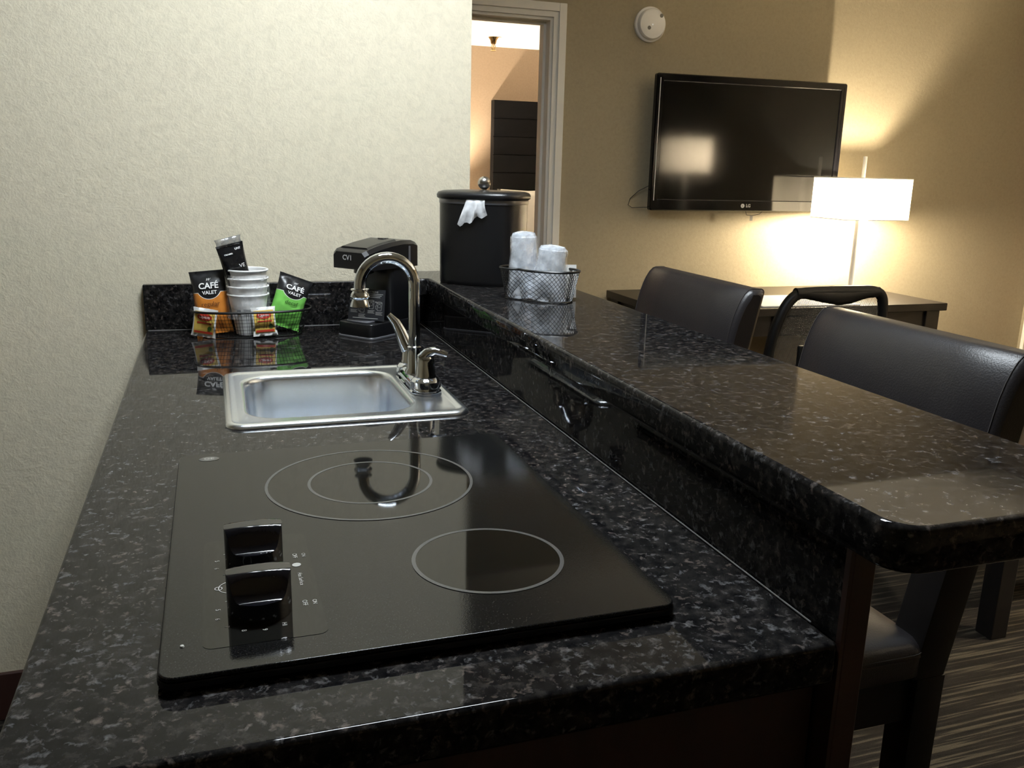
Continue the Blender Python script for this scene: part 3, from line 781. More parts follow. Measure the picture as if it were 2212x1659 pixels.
# head: overhangs to the front, top slopes down to the front lip
L = []
for y, zb, zt_ in ((-hy-0.012, 0.153, 0.188), (-hy-0.004, 0.151, 0.193), (-0.05, 0.150, 0.200), (-0.01, 0.150, 0.206), (0.03, 0.150, 0.209), (0.065, 0.150, 0.208), (hy, 0.150, 0.203)):
    i = 0.006 if y < -hy-0.01 else 0
    L.append([(-hx+i, y, zb), (hx-i, y, zb), (hx-i, y, zt_-0.008), (hx-i-0.008, y, zt_), (-hx+i+0.008, y, zt_), (-hx+i, y, zt_-0.008)])
hd = t.part('head', loft(L), 'black_plastic', angle=30)
t.part('lid', loft([[(-hx+0.010, y, z_+0.0002), (hx-0.010, y, z_+0.0002), (hx-0.016, y, z_+0.004), (-hx+0.016, y, z_+0.004)] for y, z_ in ((-0.075, 0.194), (-0.04, 0.2005), (0.0, 0.2055), (0.018, 0.2075))]), 'black_plastic', parent=hd, angle=30)
t.part('lid_notch', rbox(-0.012, 0.012, 0.010, 0.030, 0.207, 0.2125, 0.008, 0.001), 'knob', parent=hd)
t.part('lettering', text_bm('CV1', 0.015, lambda u, v: Vector((-0.004+u, -hy-0.0128, 0.176+v)), 0.0003), 'logo', parent=hd, smooth=False)
t.part('brew_spout', lathe([(0.022, 0.0), (0.022, -0.010), (0.010, -0.016), (0.0, -0.016)], (0, -0.045, 0.151), 24), 'black_plastic', parent=hd)
t.part('chrome_strip', box(hx-0.003, hx+0.0008, 0.048, 0.054, 0.150, 0.196), 'band', parent=hd)
# instruction card leaning against the tower
o = bpy.data.objects.new('instruction_card', None); COL.objects.link(o)
o['label'] = 'black instruction card with white cup drawings leaning in the coffee maker'; o['category'] = 'card'
place(o, (0.4610, 1.3800, ZC+0.0385), radians(-8), radians(2), radians(-24))
cw, ch = 0.080, 0.068
new_obj('board', rbox(-cw/2, cw/2, -0.0006, 0.0006, 0, ch, 0.0005), M['card'], o, smooth=False)
pf = lambda u, v: Vector((u, -0.0010, v))
b = [text_bm('INSTRUCTIONS', 0.0052, lambda u, v: pf(u+0.006, v+0.0625), 0.0001)]
for k in range(3): b.append(quad_strip(-0.035, 0.035-0.003*k, 0.0575-k*0.0035, 0.0588-k*0.0035, pf))
def outline(p, r=0.00028):
    bm = bmesh.new()
    for (x0, z0), (x1, z1) in zip(p, p[1:]):
        dx, dz = x1-x0, z1-z0; l = sqrt(dx*dx+dz*dz) or 1; nx, nz = -dz/l*r, dx/l*r
        bm.faces.new([bm.verts.new((x, -0.0010, z_)) for x, z_ in ((x0+nx, z0+nz), (x1+nx, z1+nz), (x1-nx, z1-nz), (x0-nx, z0-nz))])
    return bm
for k, (x, z_) in enumerate(((-0.028, 0.034), (-0.010, 0.025), (0.010, 0.034), (0.028, 0.031))):
    b.append(outline([(x-0.006, z_+0.009), (x+0.006, z_+0.009), (x+0.0045, z_-0.008), (x-0.004, z_-0.008), (x-0.006, z_+0.009)]))
    b.append(outline([(x+0.006*cos(q), z_+0.009+0.002*sin(q)) for q in [2*pi*i/14 for i in range(15)]]))
    b.append(outline([(x+0.0035*cos(q), z_+0.002+0.0035*sin(q)) for q in [2*pi*i/12 for i in range(13)]]))
    b.append(outline([(x-0.006, z_+0.003), (x-0.009, z_+0.001), (x-0.008, z_-0.004), (x-0.005, z_-0.006)]))
    b.append(disc(0, 0, 0.0014, 0.0014, 0, 10)); xform(b[-1], Matrix.Translation((x-0.008, -0.0010, z_+0.010)) @ Matrix.Rotation(pi/2, 4, 'X'))
    for q in range(3): b.append(quad_strip(x-0.0075, x+0.0075-0.002*(q % 2), z_-0.0125-q*0.0026, z_-0.0116-q*0.0026, pf, 1))
b.append(quad_strip(-0.030, 0.026, 0.0040, 0.0054, pf, 1))
new_obj('printing', join(b), M['print'], o, smooth=False)

# ------------------------------------------------------------------ ice bucket on the bar
ICX, ICY, IR = 0.716, 1.345, radians(-38)
t = Thing('ice_bucket', 'black oval ice bucket with lid and steel ball knob on the bar', 'ice bucket', (ICX, ICY, HB), IR, local=True)
def oval(a, b, z, e=3.0, n=64): return [(x, y, z) for x, y in foot(a, b, e, n)]
a_, b_ = 0.092, 0.076
t.part('body', loft([oval(a_-0.003, b_-0.003, 0.0), oval(a_-0.0015, b_-0.0015, 0.002), oval(a_-0.001, b_-0.001, 0.01), oval(a_, b_, 0.174)]), 'bucket', angle=50)
t.part('band', loft([oval(a_+0.0006, b_+0.0006, 0.172), oval(a_+0.0012, b_+0.0012, 0.173), oval(a_+0.0012, b_+0.0012, 0.181), oval(a_+0.0006, b_+0.0006, 0.182)]), 'band', angle=40)
lid = t.part('lid', loft([oval(a_+0.002, b_+0.002, 0.1815), oval(a_+0.0055, b_+0.0055, 0.184), oval(a_+0.006, b_+0.006, 0.190), oval(a_+0.003, b_+0.003, 0.1955), oval(a_-0.006, b_-0.006, 0.1985), oval(a_-0.03, b_-0.03, 0.200), oval(0.02, 0.016, 0.201)]), 'bucket', angle=60)
t.part('knob', lathe([(0.0, 0.0), (0.006, 0.0), (0.006, 0.003)] + [(0.0142*sin(q), 0.0155-0.0142*cos(q)) for q in [0.45+(pi-0.45)*k/14 for k in range(15)]], (0, 0, 0.2), 28), 'nickel', parent=lid, label='brushed steel ball knob')
# liner bag corner hanging out under the lid
bm = bmesh.new(); G = []
for i in range(13):
    row = []
    for j in range(15):
        u = i/12; v = j/14
        x = 0.010+(u-0.45)*(0.040+0.016*v)-0.013*v*(1-u*0.8)
        z_ = 0.1835-v*(0.050+0.006*sin(u*5.0+0.6)+0.004*sin(u*17)-0.010*u)
        y = -b_*(1-abs(x/a_)**3)**(1/3)-0.003-0.006*sin(pi*v)*abs(sin(u*7.5))-0.0035*abs(sin(u*11+v*2))*v
        row.append(bm.verts.new((x, y, z_)))
    G.append(row)
for i in range(12):
    for j in range(14): bm.faces.new((G[i][j], G[i+1][j], G[i+1][j+1], G[i][j+1]))
t.part('liner_bag', bm, 'liner', label='white crumpled liner bag hanging out from under the lid', angle=25)

# ------------------------------------------------------------------ mesh basket with wrapped cups on the bar
t = Thing('mesh_basket', 'small black wire mesh basket of wrapped cups on the bar', 'basket', (0.748, 1.072, HB), radians(-46), local=True)
MB_A, MB_B, MB_H = 0.080, 0.046, 0.058
def mpt(u, h):
    q = 2*pi*u; c_, s_ = cos(q), sin(q); e = 2.5; k = 0.84+0.16*h
    x = MB_A*k*math.copysign(abs(c_)**(2/e), c_); y = MB_B*k*math.copysign(abs(s_)**(2/e), s_)
    if y < 0: y += 0.013*math.exp(-((x+0.028)/0.016)**2)
    return (x, y, 0.0018+h*MB_H)
t.part('rim', tube([mpt(k/80, 1) for k in range(80)], 0.0024, 8, True), 'wire')
t.part('base_ring', tube([mpt(k/80, 0) for k in range(80)], 0.0014, 6, True), 'wire')
bm = bmesh.new(); ND = 46
for k in range(ND):
    for s in (-1, 1):
        tube([mpt((k+s*6.5*h/10)/ND, h/10) for h in range(11)], 0.00048, 4, False, bm, cap=False)
for k in range(-6, 7):
    x = k*0.0105; b = MB_B*0.84*(1-abs(x/(MB_A*0.84))**2.5)**(1/2.5)*0.72
    tube([(x, -b, 0.0018), (x, b, 0.0018)], 0.0005, 4, False, bm, cap=False)
t.part('wire_mesh', bm, 'wire', smooth=False)
MR = Matrix.Translation((0.748, 1.072, HB)) @ Matrix.Rotation(radians(-46), 4, 'Z')
def wrapped_cup(label, lx, ly, h, r0, r1, tilt, seed, rz=0):
    p = MR @ Vector((lx, ly, 0.003))
    o = bpy.data.objects.new('wrapped_cup', None); COL.objects.link(o)
    o['label'] = label; o['category'] = 'cup'; o['group'] = 'film wrapped cups in the mesh basket'
    place(o, p, tilt[0], tilt[1], rz)
    # upside-down tumbler: wide rim at the bottom
    pr = [(r0-0.001, 0.0), (r0+0.001, 0.001), (r0, 0.004), (r0-0.002, 0.006)]
    for k in range(7): pr.append((r0-0.002+(r1-r0+0.002)*k/6, 0.008+(h-0.012)*k/6)); 
    pr += [(r1-0.002, h), (r1-0.006, h), (r1-0.007, h-0.004), (0, h-0.004)]
    new_obj('tumbler', lathe(pr, (0, 0, 0), 32), M['clearcup'], o, angle=50)
    rows = []
    for j in range(26):
        v = j/25; row = []
        for k in range(40):
            q = 2*pi*k/40; base = r0+(r1-r0)*v+0.0016
            f = noise.noise(Vector((2.2*cos(q)+seed, 2.2*sin(q), v*5)))*0.0035+noise.noise(Vector((6*cos(q), 6*sin(q)+seed, v*14)))*0.0014
            base += abs(f) if f > 0 else f*0.3
            z_ = v*(h+0.002)
            if v > 0.92: base *= 1-0.9*((v-0.92)/0.08)**1.6; z_ = (h+0.002)*0.92+0.09*h*(1-(1-(v-0.92)/0.08)**2)+0.002*noise.noise(Vector((5*cos(q), 5*sin(q), seed)))
            row.append((base*cos(q), base*sin(q), z_))
        rows.append(row)
    new_obj('film_wrap', loft(rows, False, True), M['film'], o, angle=30)
wrapped_cup('taller film-wrapped clear cup at the left end of the mesh basket', -0.034, 0.005, 0.124, 0.0315, 0.0235, (0, radians(-2)), 1.0)
wrapped_cup('shorter film-wrapped clear cup at the front of the mesh basket', 0.022, -0.004, 0.102, 0.0340, 0.0255, (radians(2), radians(3)), 4.0)
o = single('paper_card', xform(rbox(-0.025, 0.025, -0.0006, 0.0006, 0, 0.064, 0.0005), MR @ Matrix.Translation((0.040, 0.030, 0.004)) @ Matrix.Rotation(radians(40), 4, 'Z') @ Matrix.Rotation(radians(-5), 4, 'X')), 'white_paper',
           'plain white paper card standing at the right end of the mesh basket', 'card', smooth=False)

# ------------------------------------------------------------------ bar stools
def stool(label, yc):
    t = Thing('bar_stool', label, 'bar stool', (0.868, yc, 0), 0, 'leather bar stools along the bar', local=True)
    hw = 0.205; zs = ZC-0.225           # seat top
    def xb(z): return 0.150+0.20*(z-zs)  # back front-face x at height z (local)
    L = [rrect(-0.20+i, 0.160-i, -hw+i, hw-i, max(0.03-i*0.3, 0.012), zs+h, 6) for i, h in ((0.006, -0.056), (0.0, -0.050), (0.0, -0.018), (0.003, -0.009), (0.010, -0.003), (0.030, 0.001), (0.065, 0.004), (0.11, 0.006), (0.165, 0.007))]
    t.part('seat', loft(L), 'leather', angle=80)
    for q in (0, 1):
        lp = rrect(-0.20-0.0002, 0.160+0.0002, -hw-0.0002, hw+0.0002, 0.03, zs-0.016-q*0.006)
        t.part('seam', tube(lp, 0.0007, 4, True), 'thread')
    bm = bmesh.new()
    for b in ((-0.185, 0.175, -hw+0.015, -hw+0.035), (-0.185, 0.175, hw-0.035, hw-0.015), (-0.185, -0.165, -hw+0.035, hw-0.035), (0.155, 0.175, -hw+0.035, hw-0.035)):
        box(*b, zs-0.125, zs-0.056, bm)
    t.part('apron', bm, 'espresso', smooth=False)
    for sx in (-0.190, 0.165):
        for sy in (-1, 1):
            y0 = sy*(hw-0.027)
            t.part('leg', loft([rrect(sx-0.020+0.003*(1-h), sx+0.028-0.003*(1-h), y0-0.024+0.003*(1-h), y0+0.024-0.003*(1-h), 0.003, h*(zs-0.057), 2) for h in (0, 1)]), 'espresso')
    zr = 0.30
    t.part('footrest', box(-0.187, -0.167, -hw+0.052, hw-0.052, zr-0.08, zr-0.045), 'espresso', bevel=0.003)
    for sy in (-1, 1): t.part('stretcher', box(-0.164, 0.144, sy*(hw-0.027)-0.009, sy*(hw-0.027)+0.009, zr-0.02, zr+0.012), 'espresso', bevel=0.003)
    t.part('stretcher', box(0.161, 0.177, -hw+0.052, hw-0.052, zr-0.02, zr+0.012), 'espresso', bevel=0.003)
    for sy in (-1, 1):      # rear posts carry the back
        y0 = sy*(hw-0.030)
        t.part('post', loft([rrect(xb(z_)-0.004, xb(z_)+0.052, y0-0.027, y0+0.027, 0.004, z_, 2) for z_ in (zs-0.056, zs+0.06, ZC-0.095)]), 'espresso', angle=40)
    # upholstered back, leaning
    z0, z1 = ZC-0.10, ZC+0.157
    L = []; nk = 18
    prof = []
    th_ = 0.055; er = 0.075; ex = 0.026; eb = 0.010
    # outline in (x-offset, z): rounded slab, swept across y with rounded ends
    for k in range(9):
        f = k/8; prof.append((0.0, z0+0.01+(z1-er-z0-0.01)*f))
    for k in range(1, 7):
        a = pi-pi/2*k/6; prof.append((ex+ex*cos(a), z1-er+er*sin(a)))
    for k in range(0, 7):
        a = pi/2-pi/2*k/6; prof.append((th_-eb+eb*cos(a), z1-eb+eb*sin(a)))
    for k in range(1, 9):
        prof.append((th_, z1-eb-(z1-eb-z0-0.01)*k/8))
    cxm, czm = th_/2, (z0+z1)/2
    for y, ins in ((-hw, 0.010), (-hw+0.003, 0.004), (-hw+0.010, 0.0), (-hw*0.5, -0.002), (0, -0.003), (hw*0.5, -0.002), (hw-0.010, 0), (hw-0.003, 0.004), (hw, 0.010)):
        lp = []
        for x, z_ in prof:
            dx = x-cxm; dz = z_-czm
            if ins >= 0: x2 = cxm+math.copysign(max(abs(dx)-ins, 0.002), dx) if abs(dx) > 1e-6 else cxm; z2_ = czm+math.copysign(max(abs(dz)-ins, 0), dz)
            else: x2 = x+(ins if x < cxm else -ins*0.3); z2_ = z_
            lp.append((x2+xb(z2_), y, z2_))
        L.append(lp)
    t.part('backrest', loft(L), 'leather', angle=70)
    for sy in (-1, 1):
        lp = [(x+xb(z_)+(-0.0002 if x < cxm else 0.0002), sy*(hw-0.010), z_+(0.0002 if z_ > z1-er else 0)) for x, z_ in prof]
        t.part('seam', tube(lp, 0.0008, 4), 'thread')
    t.part('seam', tube([(th_*0.80+xb(z1), -hw+0.012, z1-0.0012), (th_*0.80+xb(z1), hw-0.012, z1-0.0012)], 0.0007, 4), 'thread')
    return t.o
s1 = stool('dark brown leather bar stool nearest the camera, its seat showing past the bar end', 0.492)
s2 = copy_tree(s1, (0.868, 1.105, 0), label='dark brown leather bar stool farther along the bar, in front of the desk')

# ------------------------------------------------------------------ low table behind the bar end
tz = 0.44
t = Thing('low_table', 'dark wooden low table behind the bar, one square leg showing at right', 'table', (2.62, 1.55, 0))
t.part('table_top', box(2.16, 3.06, 1.14, 1.96, tz-0.035, tz), 'espresso', bevel=0.004)
for x, y in ((2.21, 1.185), (2.21, 1.885), (2.985, 1.185), (2.985, 1.885)):
    t.part('leg', box(x, x+0.058, y, y+0.058, 0, tz-0.035), 'espresso', bevel=0.003)
t.part('apron', join([box(2.268, 2.985, 1.20, 1.22, tz-0.10, tz-0.035), box(2.268, 2.985, 1.90, 1.92, tz-0.10, tz-0.035), box(2.22, 2.24, 1.243, 1.885, tz-0.10, tz-0.035), box(3.0, 3.02, 1.243, 1.885, tz-0.10, tz-0.035)]), 'espresso', smooth=False)

# ------------------------------------------------------------------ desk
DZT = ZC-0.178
t = Thing('desk', 'dark brown writing desk against the wall under the television', 'desk', (2.62, 2.93, 0))
t.part('desk_top', box(1.905, 3.312, 2.604, 3.255, DZT-0.034, DZT), 'desk', bevel=0.003)
for x0 in (1.925, 3.215):
    for y0 in (2.622, 3.165):
        t.part('leg', box(x0, x0+0.075, y0, y0+0.075, 0, DZT-0.034), 'desk', bevel=0.003)
t.part('apron', join([box(2.0, 3.215, 2.635, 2.655, DZT-0.125, DZT-0.034), box(2.0, 3.215, 3.205, 3.225, DZT-0.125, DZT-0.034), box(1.94, 1.96, 2.697, 3.165, DZT-0.125, DZT-0.034), box(3.255, 3.275, 2.697, 3.165, DZT-0.125, DZT-0.034)]), 'desk', smooth=False)
d = t.part('drawer', box(2.40, 2.86, 2.618, 2.635, DZT-0.12, DZT-0.04), 'desk', bevel=0.002)
t.part('knob', lathe([(0.006, 0), (0.006, -0.012), (0.012, -0.015), (0.012, -0.02), (0, -0.022)], (2.63, 2.618, DZT-0.08), 16, axis='y'), 'nickel', parent=d)
# papers on the desk
single('paper_folder', xform(rbox(-0.24, 0.24, -0.155, 0.155, 0, 0.006, 0.004), Matrix.Translation((2.60, 2.775, DZT+0.0003)) @ Matrix.Rotation(radians(-4), 4, 'Z')), 'white_paper',
       'white paper folder lying on the desk behind the office chair', 'folder', bevel=0.001)

# ------------------------------------------------------------------ lamps
def drum_lamp(name, label, cat, x, y, zbase, zs0, zs1, r, ztop, watts, col, base='plate', group=None, ry=None, shade='shade'):
    ring = (lambda z_: rrect(x-r, x+r, y-ry, y+ry, 0.03, z_, 6)) if ry else (lambda z_: [(x+r*cos(2*pi*k/56), y+r*sin(2*pi*k/56), z_) for k in range(56)])
    t = Thing(name, label, cat, (x, y, zbase), 0, group)
    bm = rbox(x-0.085, x+0.085, y-0.06, y+0.06, zbase, zbase+0.022, 0.006, 0.003)
    t.part('base', bm, 'nickel')
    t.part('post', lathe([(0.015, zbase+0.02), (0.013, zbase+0.03), (0.0115, zs0+0.03), (0.009, zs0+0.032), (0.009, zs1-0.02), (0.0085, ztop), (0.0, ztop+0.001)], (x, y, 0), 20), 'white_plastic')
    sh = t.part('shade', loft([ring(z_) for z_ in (zs0, (zs0+zs1)/2, zs1)], False, False), shade, angle=80)
    for z_ in (zs0, zs1): t.part('rim', tube(ring(z_), 0.0022, 6, True), 'white_plastic', parent=sh)
    bm = bmesh.new()
    for dx, dy in ((-1, 0), (1, 0), (0, -1), (0, 1)): tube([(x+0.009*dx, y+0.009*dy, zs1-0.015), (x+r*dx, y+(ry or r)*dy, zs1-0.004)], 0.0016, 6, False, bm)
    t.part('spider', bm, 'nickel', parent=sh)
    zb = zs0+0.014 if base == 'low' else (zs0+zs1)/2-0.01
    bx = x+0.03
    bl_ = t.part('bulb', lathe([(0.0, -0.034), (0.016, -0.030), (0.026, -0.014), (0.028, 0.0), (0.024, 0.014), (0.014, 0.030), (0.012, 0.048), (0.0, 0.050)], (bx, y, zb), 20), emit('lit_bulb', col, watts*32.0))
    return t
drum_lamp('desk_lamp', 'lit table lamp with white box shade at the right end of the desk', 'lamp', 3.078, 2.982, DZT, ZC+0.178, ZC+0.366, 0.180, ZC+0.465, DESK_LAMP_W*0.85, WARM, 'low', ry=0.145)
drum_lamp('floor_lamp', 'lit floor lamp with white drum shade, mirrored in the left of the television', 'lamp', 3.44, 0.62, 0.0, ZC+0.37, ZC+0.63, 0.19, ZC+0.66, FLOOR_LAMP_W, WARM2, shade='shade_thick')
drum_lamp('bedside_lamp', 'lit bedside lamp with drum shade just left of the bed headboard', 'lamp', 1.80, 6.72, 0.62, ZC-0.10, ZC+0.13, 0.17, ZC+0.17, BED_LAMP_W, WARM2, group='bedside lamps')
drum_lamp('bedside_lamp', 'lit bedside lamp with drum shade to the right of the bed', 'lamp', 4.28, 6.72, 0.62, ZC-0.10, ZC+0.13, 0.17, ZC+0.17, BED_LAMP_W, WARM2, group='bedside lamps')
for x, s in ((1.80, 'left'), (4.28, 'right')):
    t = Thing('nightstand', 'dark wooden nightstand %s of the bed under a lit lamp' % s, 'nightstand', (x, 6.72, 0), 0, 'nightstands beside the bed')
    t.part('body', box(x-0.24, x+0.24, 6.50, 6.94, 0.06, 0.60), 'espresso', bevel=0.003)
    t.part('top', box(x-0.26, x+0.26, 6.48, 6.96, 0.60, 0.62), 'espresso', bevel=0.003)
    for sx, yy in ((-0.2, 6.52), (0.2, 6.52), (-0.2, 6.88), (0.2, 6.88)): t.part('leg', box(x+sx-0.02, x+sx+0.02, yy, yy+0.04, 0, 0.06), 'espresso')
    for z_ in (0.10, 0.35):
        d = t.part('drawer', box(x-0.22, x+0.22, 6.485, 6.50, z_, z_+0.22), 'espresso', bevel=0.003)
        t.part('knob', lathe([(0.006, 0), (0.006, -0.012), (0.012, -0.015), (0.012, -0.02), (0, -0.022)], (x, 6.485, z_+0.11), 16, axis='y'), 'nickel', parent=d)

# ------------------------------------------------------------------ television
TVX, TVZ, TW, TH, TYAW = 2.572, ZC+0.500, 0.9965, 0.6046, -0.0387
t = Thing('television', 'large black flat-screen television mounted on the far wall', 'television', (TVX, 3.17, TVZ-TH/2), TYAW, local=True)
hw, hz = TW/2, TH/2
def zx(bm): return xform(bm, Matrix.Translation((0, 0, hz)))
# gloss frame ring
def rr_xz(x0, x1, z0, z1, r, y, n=4): return [(p[0], y, p[1]) for p in rrect(x0, x1, z0, z1, r, 0, n)]
outs = [(0.0, 0.004), (0.0, 0.020), (0.004, 0.0)]
SB, ST, SS = 0.052, 0.034, 0.036
L = [rr_xz(-hw+0.01, hw-0.01, -hz+0.01, hz-0.01, 0.008, 0.040), rr_xz(-hw, hw, -hz, hz, 0.010, 0.030), rr_xz(-hw, hw, -hz, hz, 0.010, 0.006), rr_xz(-hw+0.004, hw-0.004, -hz+0.004, hz-0.004, 0.008, 0.0),
     rr_xz(-hw+SS-0.004, hw-SS+0.004, -hz+SB-0.004, hz-ST+0.004, 0.003, 0.0), rr_xz(-hw+SS, hw-SS, -hz+SB, hz-ST, 0.003, 0.005)]
fr = t.part('frame', zx(loft(L, True, False)), 'tvframe', angle=30)
t.part('screen', zx(loft([rr_xz(-hw+SS-0.002, hw-SS+0.002, -hz+SB-0.002, hz-ST+0.002, 0.003, 0.006), rr_xz(-hw+SS-0.002, hw-SS+0.002, -hz+SB-0.002, hz-ST+0.002, 0.003, 0.0045)])), 'tvscreen', smooth=False)
for s in (-1, 1): t.part('side_accent', zx(box(s*(hw-0.016)-0.0018, s*(hw-0.016)+0.0018, -0.0010, 0.002, -hz+0.045, hz-0.02)), 'logo' if s < 0 else 'tvframe', parent=fr)
lg = t.part('logo_mark', xform(lathe([(0.0, -0.0012), (0.0098, -0.0012), (0.0098, 0.001)], (-0.016, 0, -hz+0.026), 28, axis='y'), Matrix.Translation((0, 0, hz))), 'logo', parent=fr)
f_ = lambda cx, cz, dy=-0.0014: (lambda u, v: Vector((cx+u, dy, cz+v+hz)))
t.part('logo_lettering', text_bm('LG', 0.0205, f_(0.0135, -hz+0.026), 0.0006), 'logo', parent=fr, smooth=False)
t.part('logo_detail', join([text_bm('L', 0.010, f_(-0.0165, -hz+0.026, -0.0016), 0.0002)]), 'tvframe', parent=lg, smooth=False)
t.part('back_shell', zx(loft([rr_xz(-hw+0.03, hw-0.03, -hz+0.03, hz-0.03, 0.02, 0.040), rr_xz(-hw+0.10, hw-0.10, -hz+0.10, hz-0.08, 0.03, 0.066)])), 'black_plastic', angle=40)
t.part('wall_bracket', zx(box(-0.18, 0.18, 0.066, 0.083, -0.12, 0.12)), 'band')
t.part('sensor_cord', zx(tube([(0.02, 0.03, -hz+0.002), (0.03, 0.035, -hz-0.018), (0.06, 0.04, -hz-0.022), (0.10, 0.035, -hz-0.014), (0.115, 0.03, -hz+0.002)], 0.0014, 6)), 'wire')
t.part('tag', zx(box(0.052, 0.066, 0.036, 0.038, -hz-0.046, -hz-0.023)), 'grey')
t.part('power_cord', zx(tube([(-hw+0.03, 0.045, -hz+0.12), (-hw-0.03, 0.07, -hz+0.085), (-hw-0.066, 0.08, -hz+0.05), (-hw-0.072, 0.085, -hz+0.020), (-hw-0.055, 0.08, -hz+0.008), (-hw+0.02, 0.06, -hz+0.012)], 0.0016, 6)), 'wire')

# ------------------------------------------------------------------ smoke alarm
AX, AZ = 2.063, ZC+1.012
t = Thing('smoke_alarm', 'round white smoke alarm high on the far wall', 'smoke alarm', (AX, YF, AZ))
t.part('base', lathe([(0.0, 0.0), (0.075, 0.0), (0.075, -0.012), (0.071, -0.015), (0.0, -0.015)], (AX, YF, AZ), 48, axis='y'), 'white_plastic', angle=40)
cv = t.part('cover', lathe([(0.066, -0.015), (0.066, -0.030), (0.061, -0.036), (0.040, -0.038), (0.0, -0.0385)], (AX, YF, AZ), 48, axis='y'), 'white_plastic', angle=40)
for dx, dz in ((0.040, 0.036), (-0.018, -0.018)):
    t.part('vent', lathe([(0.0085, -0.0375), (0.0080, -0.0392), (0.0, -0.0392)], (AX+dx, YF, AZ+dz), 16, axis='y'), 'grey', parent=cv)
t.part('indicator', lathe([(0.003, -0.038), (0.0024, -0.0402), (0, -0.0405)], (AX-0.002, YF, AZ-0.004), 12, axis='y'), 'led', parent=cv)

# ------------------------------------------------------------------ office chair at the desk
OX, OY = 2.365, 2.22
t = Thing('office_chair', 'black office chair with see-through mesh back at the desk', 'office chair', (OX, OY, 0), radians(-3), local=True)
zt = ZC-0.030
def fpt(s):      # frame centre line, s 0..1 anticlockwise from bottom left, local X width, Z height
    return s
P = [(-0.20, zt-0.46), (-0.235, zt-0.40), (-0.262, zt-0.30), (-0.258, zt-0.20), (-0.235, zt-0.11), (-0.205, zt-0.052), (-0.165, zt-0.024), (-0.10, zt-0.018), (0.0, zt-0.016), (0.09, zt-0.016), (0.150, zt-0.018), (0.190, zt-0.036), (0.205, zt-0.08), (0.212, zt-0.16), (0.222, zt-0.26), (0.215, zt-0.36), (0.185, zt-0.44), (0.10, zt-0.475), (-0.10, zt-0.478)]
def smooth_closed(P, n=5):
    out = []
    m = len(P)
    for i in range(m):
        p0, p1, p2, p3 = P[i-1], P[i], P[(i+1) % m], P[(i+2) % m]
        for k in range(n):
            u = k/n
            out.append(tuple(0.5*((2*p1[q])+(-p0[q]+p2[q])*u+(2*p0[q]-5*p1[q]+4*p2[q]-p3[q])*u*u+(-p0[q]+3*p1[q]-3*p2[q]+p3[q])*u**3) for q in range(2)))
    return out
Q = smooth_closed(P)
yb = lambda z_: -0.02-0.14*(z_-(zt-0.25))*0.4-0.0   # slight recline: top further from the desk
loopP = [(x, yb(z_), z_) for x, z_ in Q]
t.part('back_frame', tube(loopP, [0.020]*len(loopP), 10, True), 'chairframe', angle=80)
# padded top rail, fuller in the middle
t.part('top_rail', loft([[(x, yb(zt)+0.020*cos(q), zt-hh-0.002+0*dz+hh*sin(q)) for q in [2*pi*k/14 for k in range(14)]] for x, hh, dz in ((-0.185, 0.019, 0), (-0.14, 0.021, 0), (-0.07, 0.028, 0), (0.0, 0.034, 0), (0.05, 0.032, 0), (0.12, 0.022, 0), (0.175, 0.019, 0))]), 'chairframe', angle=80)
bm = bmesh.new()
import bisect
def span_x(z_):
    xs_ = []
    for (xa, za), (xb_, zb_) in zip(Q, Q[1:]+Q[:1]):
        if (za-z_)*(zb_-z_) < 0: xs_.append(xa+(xb_-xa)*(z_-za)/(zb_-za))
    return (min(xs_), max(xs_)) if len(xs_) >= 2 else None
def span_z(x):
    zs_ = []
    for (xa, za), (xb_, zb_) in zip(Q, Q[1:]+Q[:1]):
        if (xa-x)*(xb_-x) < 0: zs_.append(za+(zb_-za)*(x-xa)/(xb_-xa))
    return (min(zs_), max(zs_)) if len(zs_) >= 2 else None
k = 0
z_ = zt-0.47
while z_ < zt-0.02:
    s = span_x(z_)
    if s: tube([(s[0], yb(z_), z_), (s[1], yb(z_), z_)], 0.00075, 3, False, bm, cap=False)
    z_ += 0.0052
x = -0.255
while x < 0.22:
    s = span_z(x)
    if s: tube([(x, yb(s[0])+0.001, s[0]), (x, yb(s[1])+0.001, s[1])], 0.00075, 3, False, bm, cap=False)
    x += 0.0052
ms = t.part('mesh_panel', bm, 'mesh', smooth=False)
t.part('lumbar_pad', rbox(-0.15, 0.15, -0.045, -0.022, zt-0.34, zt-0.22, 0.01, 0.006), 'chairframe')
t.part('back_bracket', tube([(0, -0.02, zt-0.47), (0, -0.01, zt-0.50), (0, 0.08, 0.42), (0, 0.20, 0.40)], 0.022, 10), 'chairframe')
t.part('seat', rbox(-0.24, 0.24, 0.03, 0.47, 0.41, 0.475, 0.07, 0.025), 'chairframe', angle=60)
t.part('gas_lift', lathe([(0.028, 0.10), (0.028, 0.26), (0.018, 0.27), (0.018, 0.40), (0.05, 0.41)], (0, 0.25, 0), 20), 'chairframe')
for k in range(5):
    a = 2*pi*k/5+0.3
    lg_ = t.part('base_arm', tube([(0.02*cos(a), 0.25+0.02*sin(a), 0.115), (0.28*cos(a), 0.25+0.28*sin(a), 0.075)], [0.024, 0.014], 8), 'chairframe')
    t.part('caster', lathe([(0, -0.018), (0.022, -0.018), (0.027, -0.010), (0.027, 0.010), (0.022, 0.018), (0, 0.018)], (0.28*cos(a), 0.25+0.28*sin(a), 0.0275), 18, axis='x'), 'chairframe', parent=lg_)
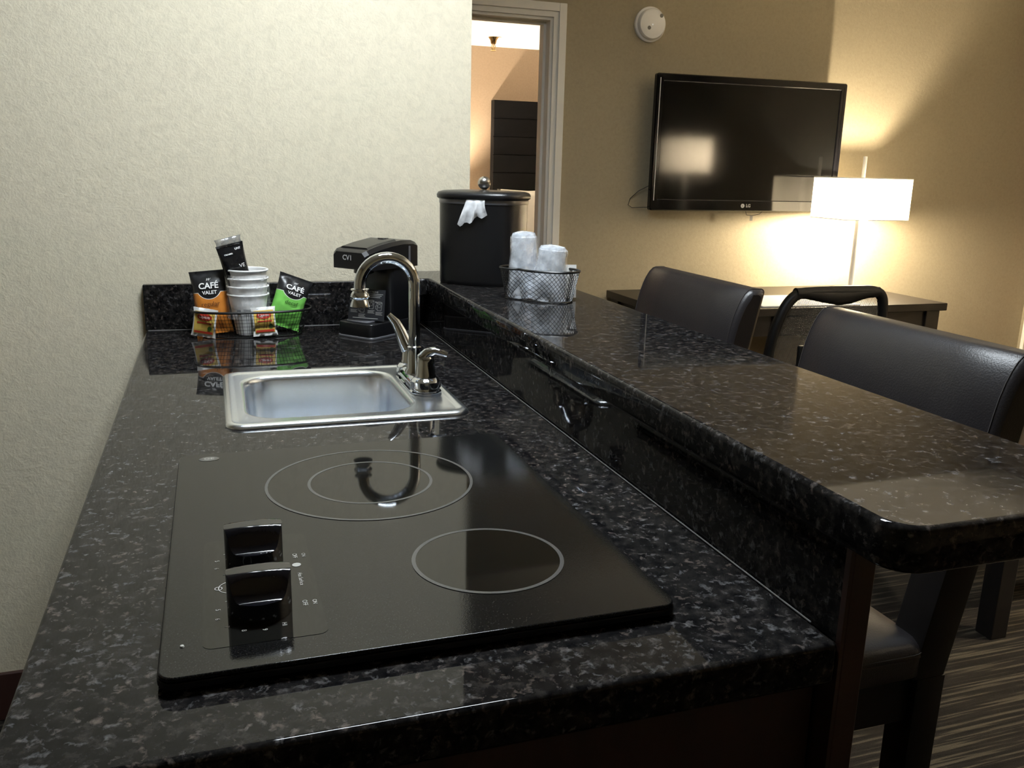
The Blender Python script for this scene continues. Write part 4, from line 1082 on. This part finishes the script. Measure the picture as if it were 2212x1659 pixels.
# ------------------------------------------------------------------ bedroom things seen through the doorway
HX0, HX1 = 2.475, 3.62; HZ = ZC+0.934
t = Thing('bed', 'bed with tall dark horizontally panelled headboard beyond the doorway', 'bed', (3.05, 6.0, 0))
hb = t.part('headboard', box(HX0, HX1, BY1-0.075, BY1-0.003, 0, HZ), 'headboard', smooth=False)
ph = 0.150; k = 0
while HZ-(k+1)*ph > 0.3:
    t.part('panel', box(HX0, HX1, BY1-0.092, BY1-0.0755, HZ-(k+1)*ph+0.0025, HZ-k*ph-0.0015), 'headboard', parent=hb, bevel=0.002); k += 1
t.part('base', box(HX0+0.02, HX1-0.02, 4.95, BY1-0.10, 0.05, 0.36), 'espresso', bevel=0.004)
t.part('mattress', rbox(HX0+0.01, HX1-0.01, 4.93, BY1-0.10, 0.36, 0.66, 0.06, 0.04), 'bedding', angle=60)
def pillow_bm(w_, h_, d_):
    bm = bmesh.new(); nx, nz = 16, 12; G = {}
    for s in (-1, 1):
        for i in range(nx+1):
            for j in range(nz+1):
                u, v = 2*i/nx-1, 2*j/nz-1
                e = i in (0, nx) or j in (0, nz)
                if e and s > 0: G[s, i, j] = G[-1, i, j]; continue
                th_ = 0 if e else d_/2*((1-u**4)*(1-v**4))**0.5
                pin = 1-0.06*(1-abs(v))*abs(u)
                G[s, i, j] = bm.verts.new((w_/2*u*pin, s*th_, h_/2+h_/2*v*(1-0.06*(1-abs(u)))))
    for s in (-1, 1):
        for i in range(nx):
            for j in range(nz): bm.faces.new((G[s, i, j], G[s, i+1, j], G[s, i+1, j+1], G[s, i, j+1]))
    return bm
for x, lab in ((2.76, 'white pillow propped on the bed, nearer the bedroom lamp at left'), (3.34, 'white pillow propped on the bed, on the far right side')):
    o = single('pillow', pillow_bm(0.56, 0.46, 0.18), 'bedding', lab, 'pillow', 'pillows on the bed', angle=80)
    place(o, (x, 6.69, 0.668), radians(-14), radians(0), 0)
SPX, SPY = 2.318, 6.46
t = Thing('fire_sprinkler', 'small brass fire sprinkler hanging from the bedroom ceiling', 'sprinkler', (SPX, SPY, BZ-0.12))
t.part('escutcheon', lathe([(0.040, 0.0), (0.038, -0.006), (0.026, -0.022), (0.020, -0.050), (0.0, -0.050)], (SPX, SPY, BZ), 28), 'brass')
t.part('frame_arms', join([tube([(SPX+s*0.010, SPY, BZ-0.050), (SPX+s*0.017, SPY, BZ-0.075), (SPX+s*0.004, SPY, BZ-0.098)], 0.004, 8) for s in (-1, 1)]), 'brass')
t.part('bulb', lathe([(0.0, -0.050), (0.006, -0.052), (0.006, -0.090), (0.0, -0.092)], (SPX, SPY, BZ), 12), 'brass')
t.part('deflector', lathe([(0.0, -0.096), (0.020, -0.098), (0.022, -0.103), (0.0, -0.105)], (SPX, SPY, BZ), 24), 'brass')
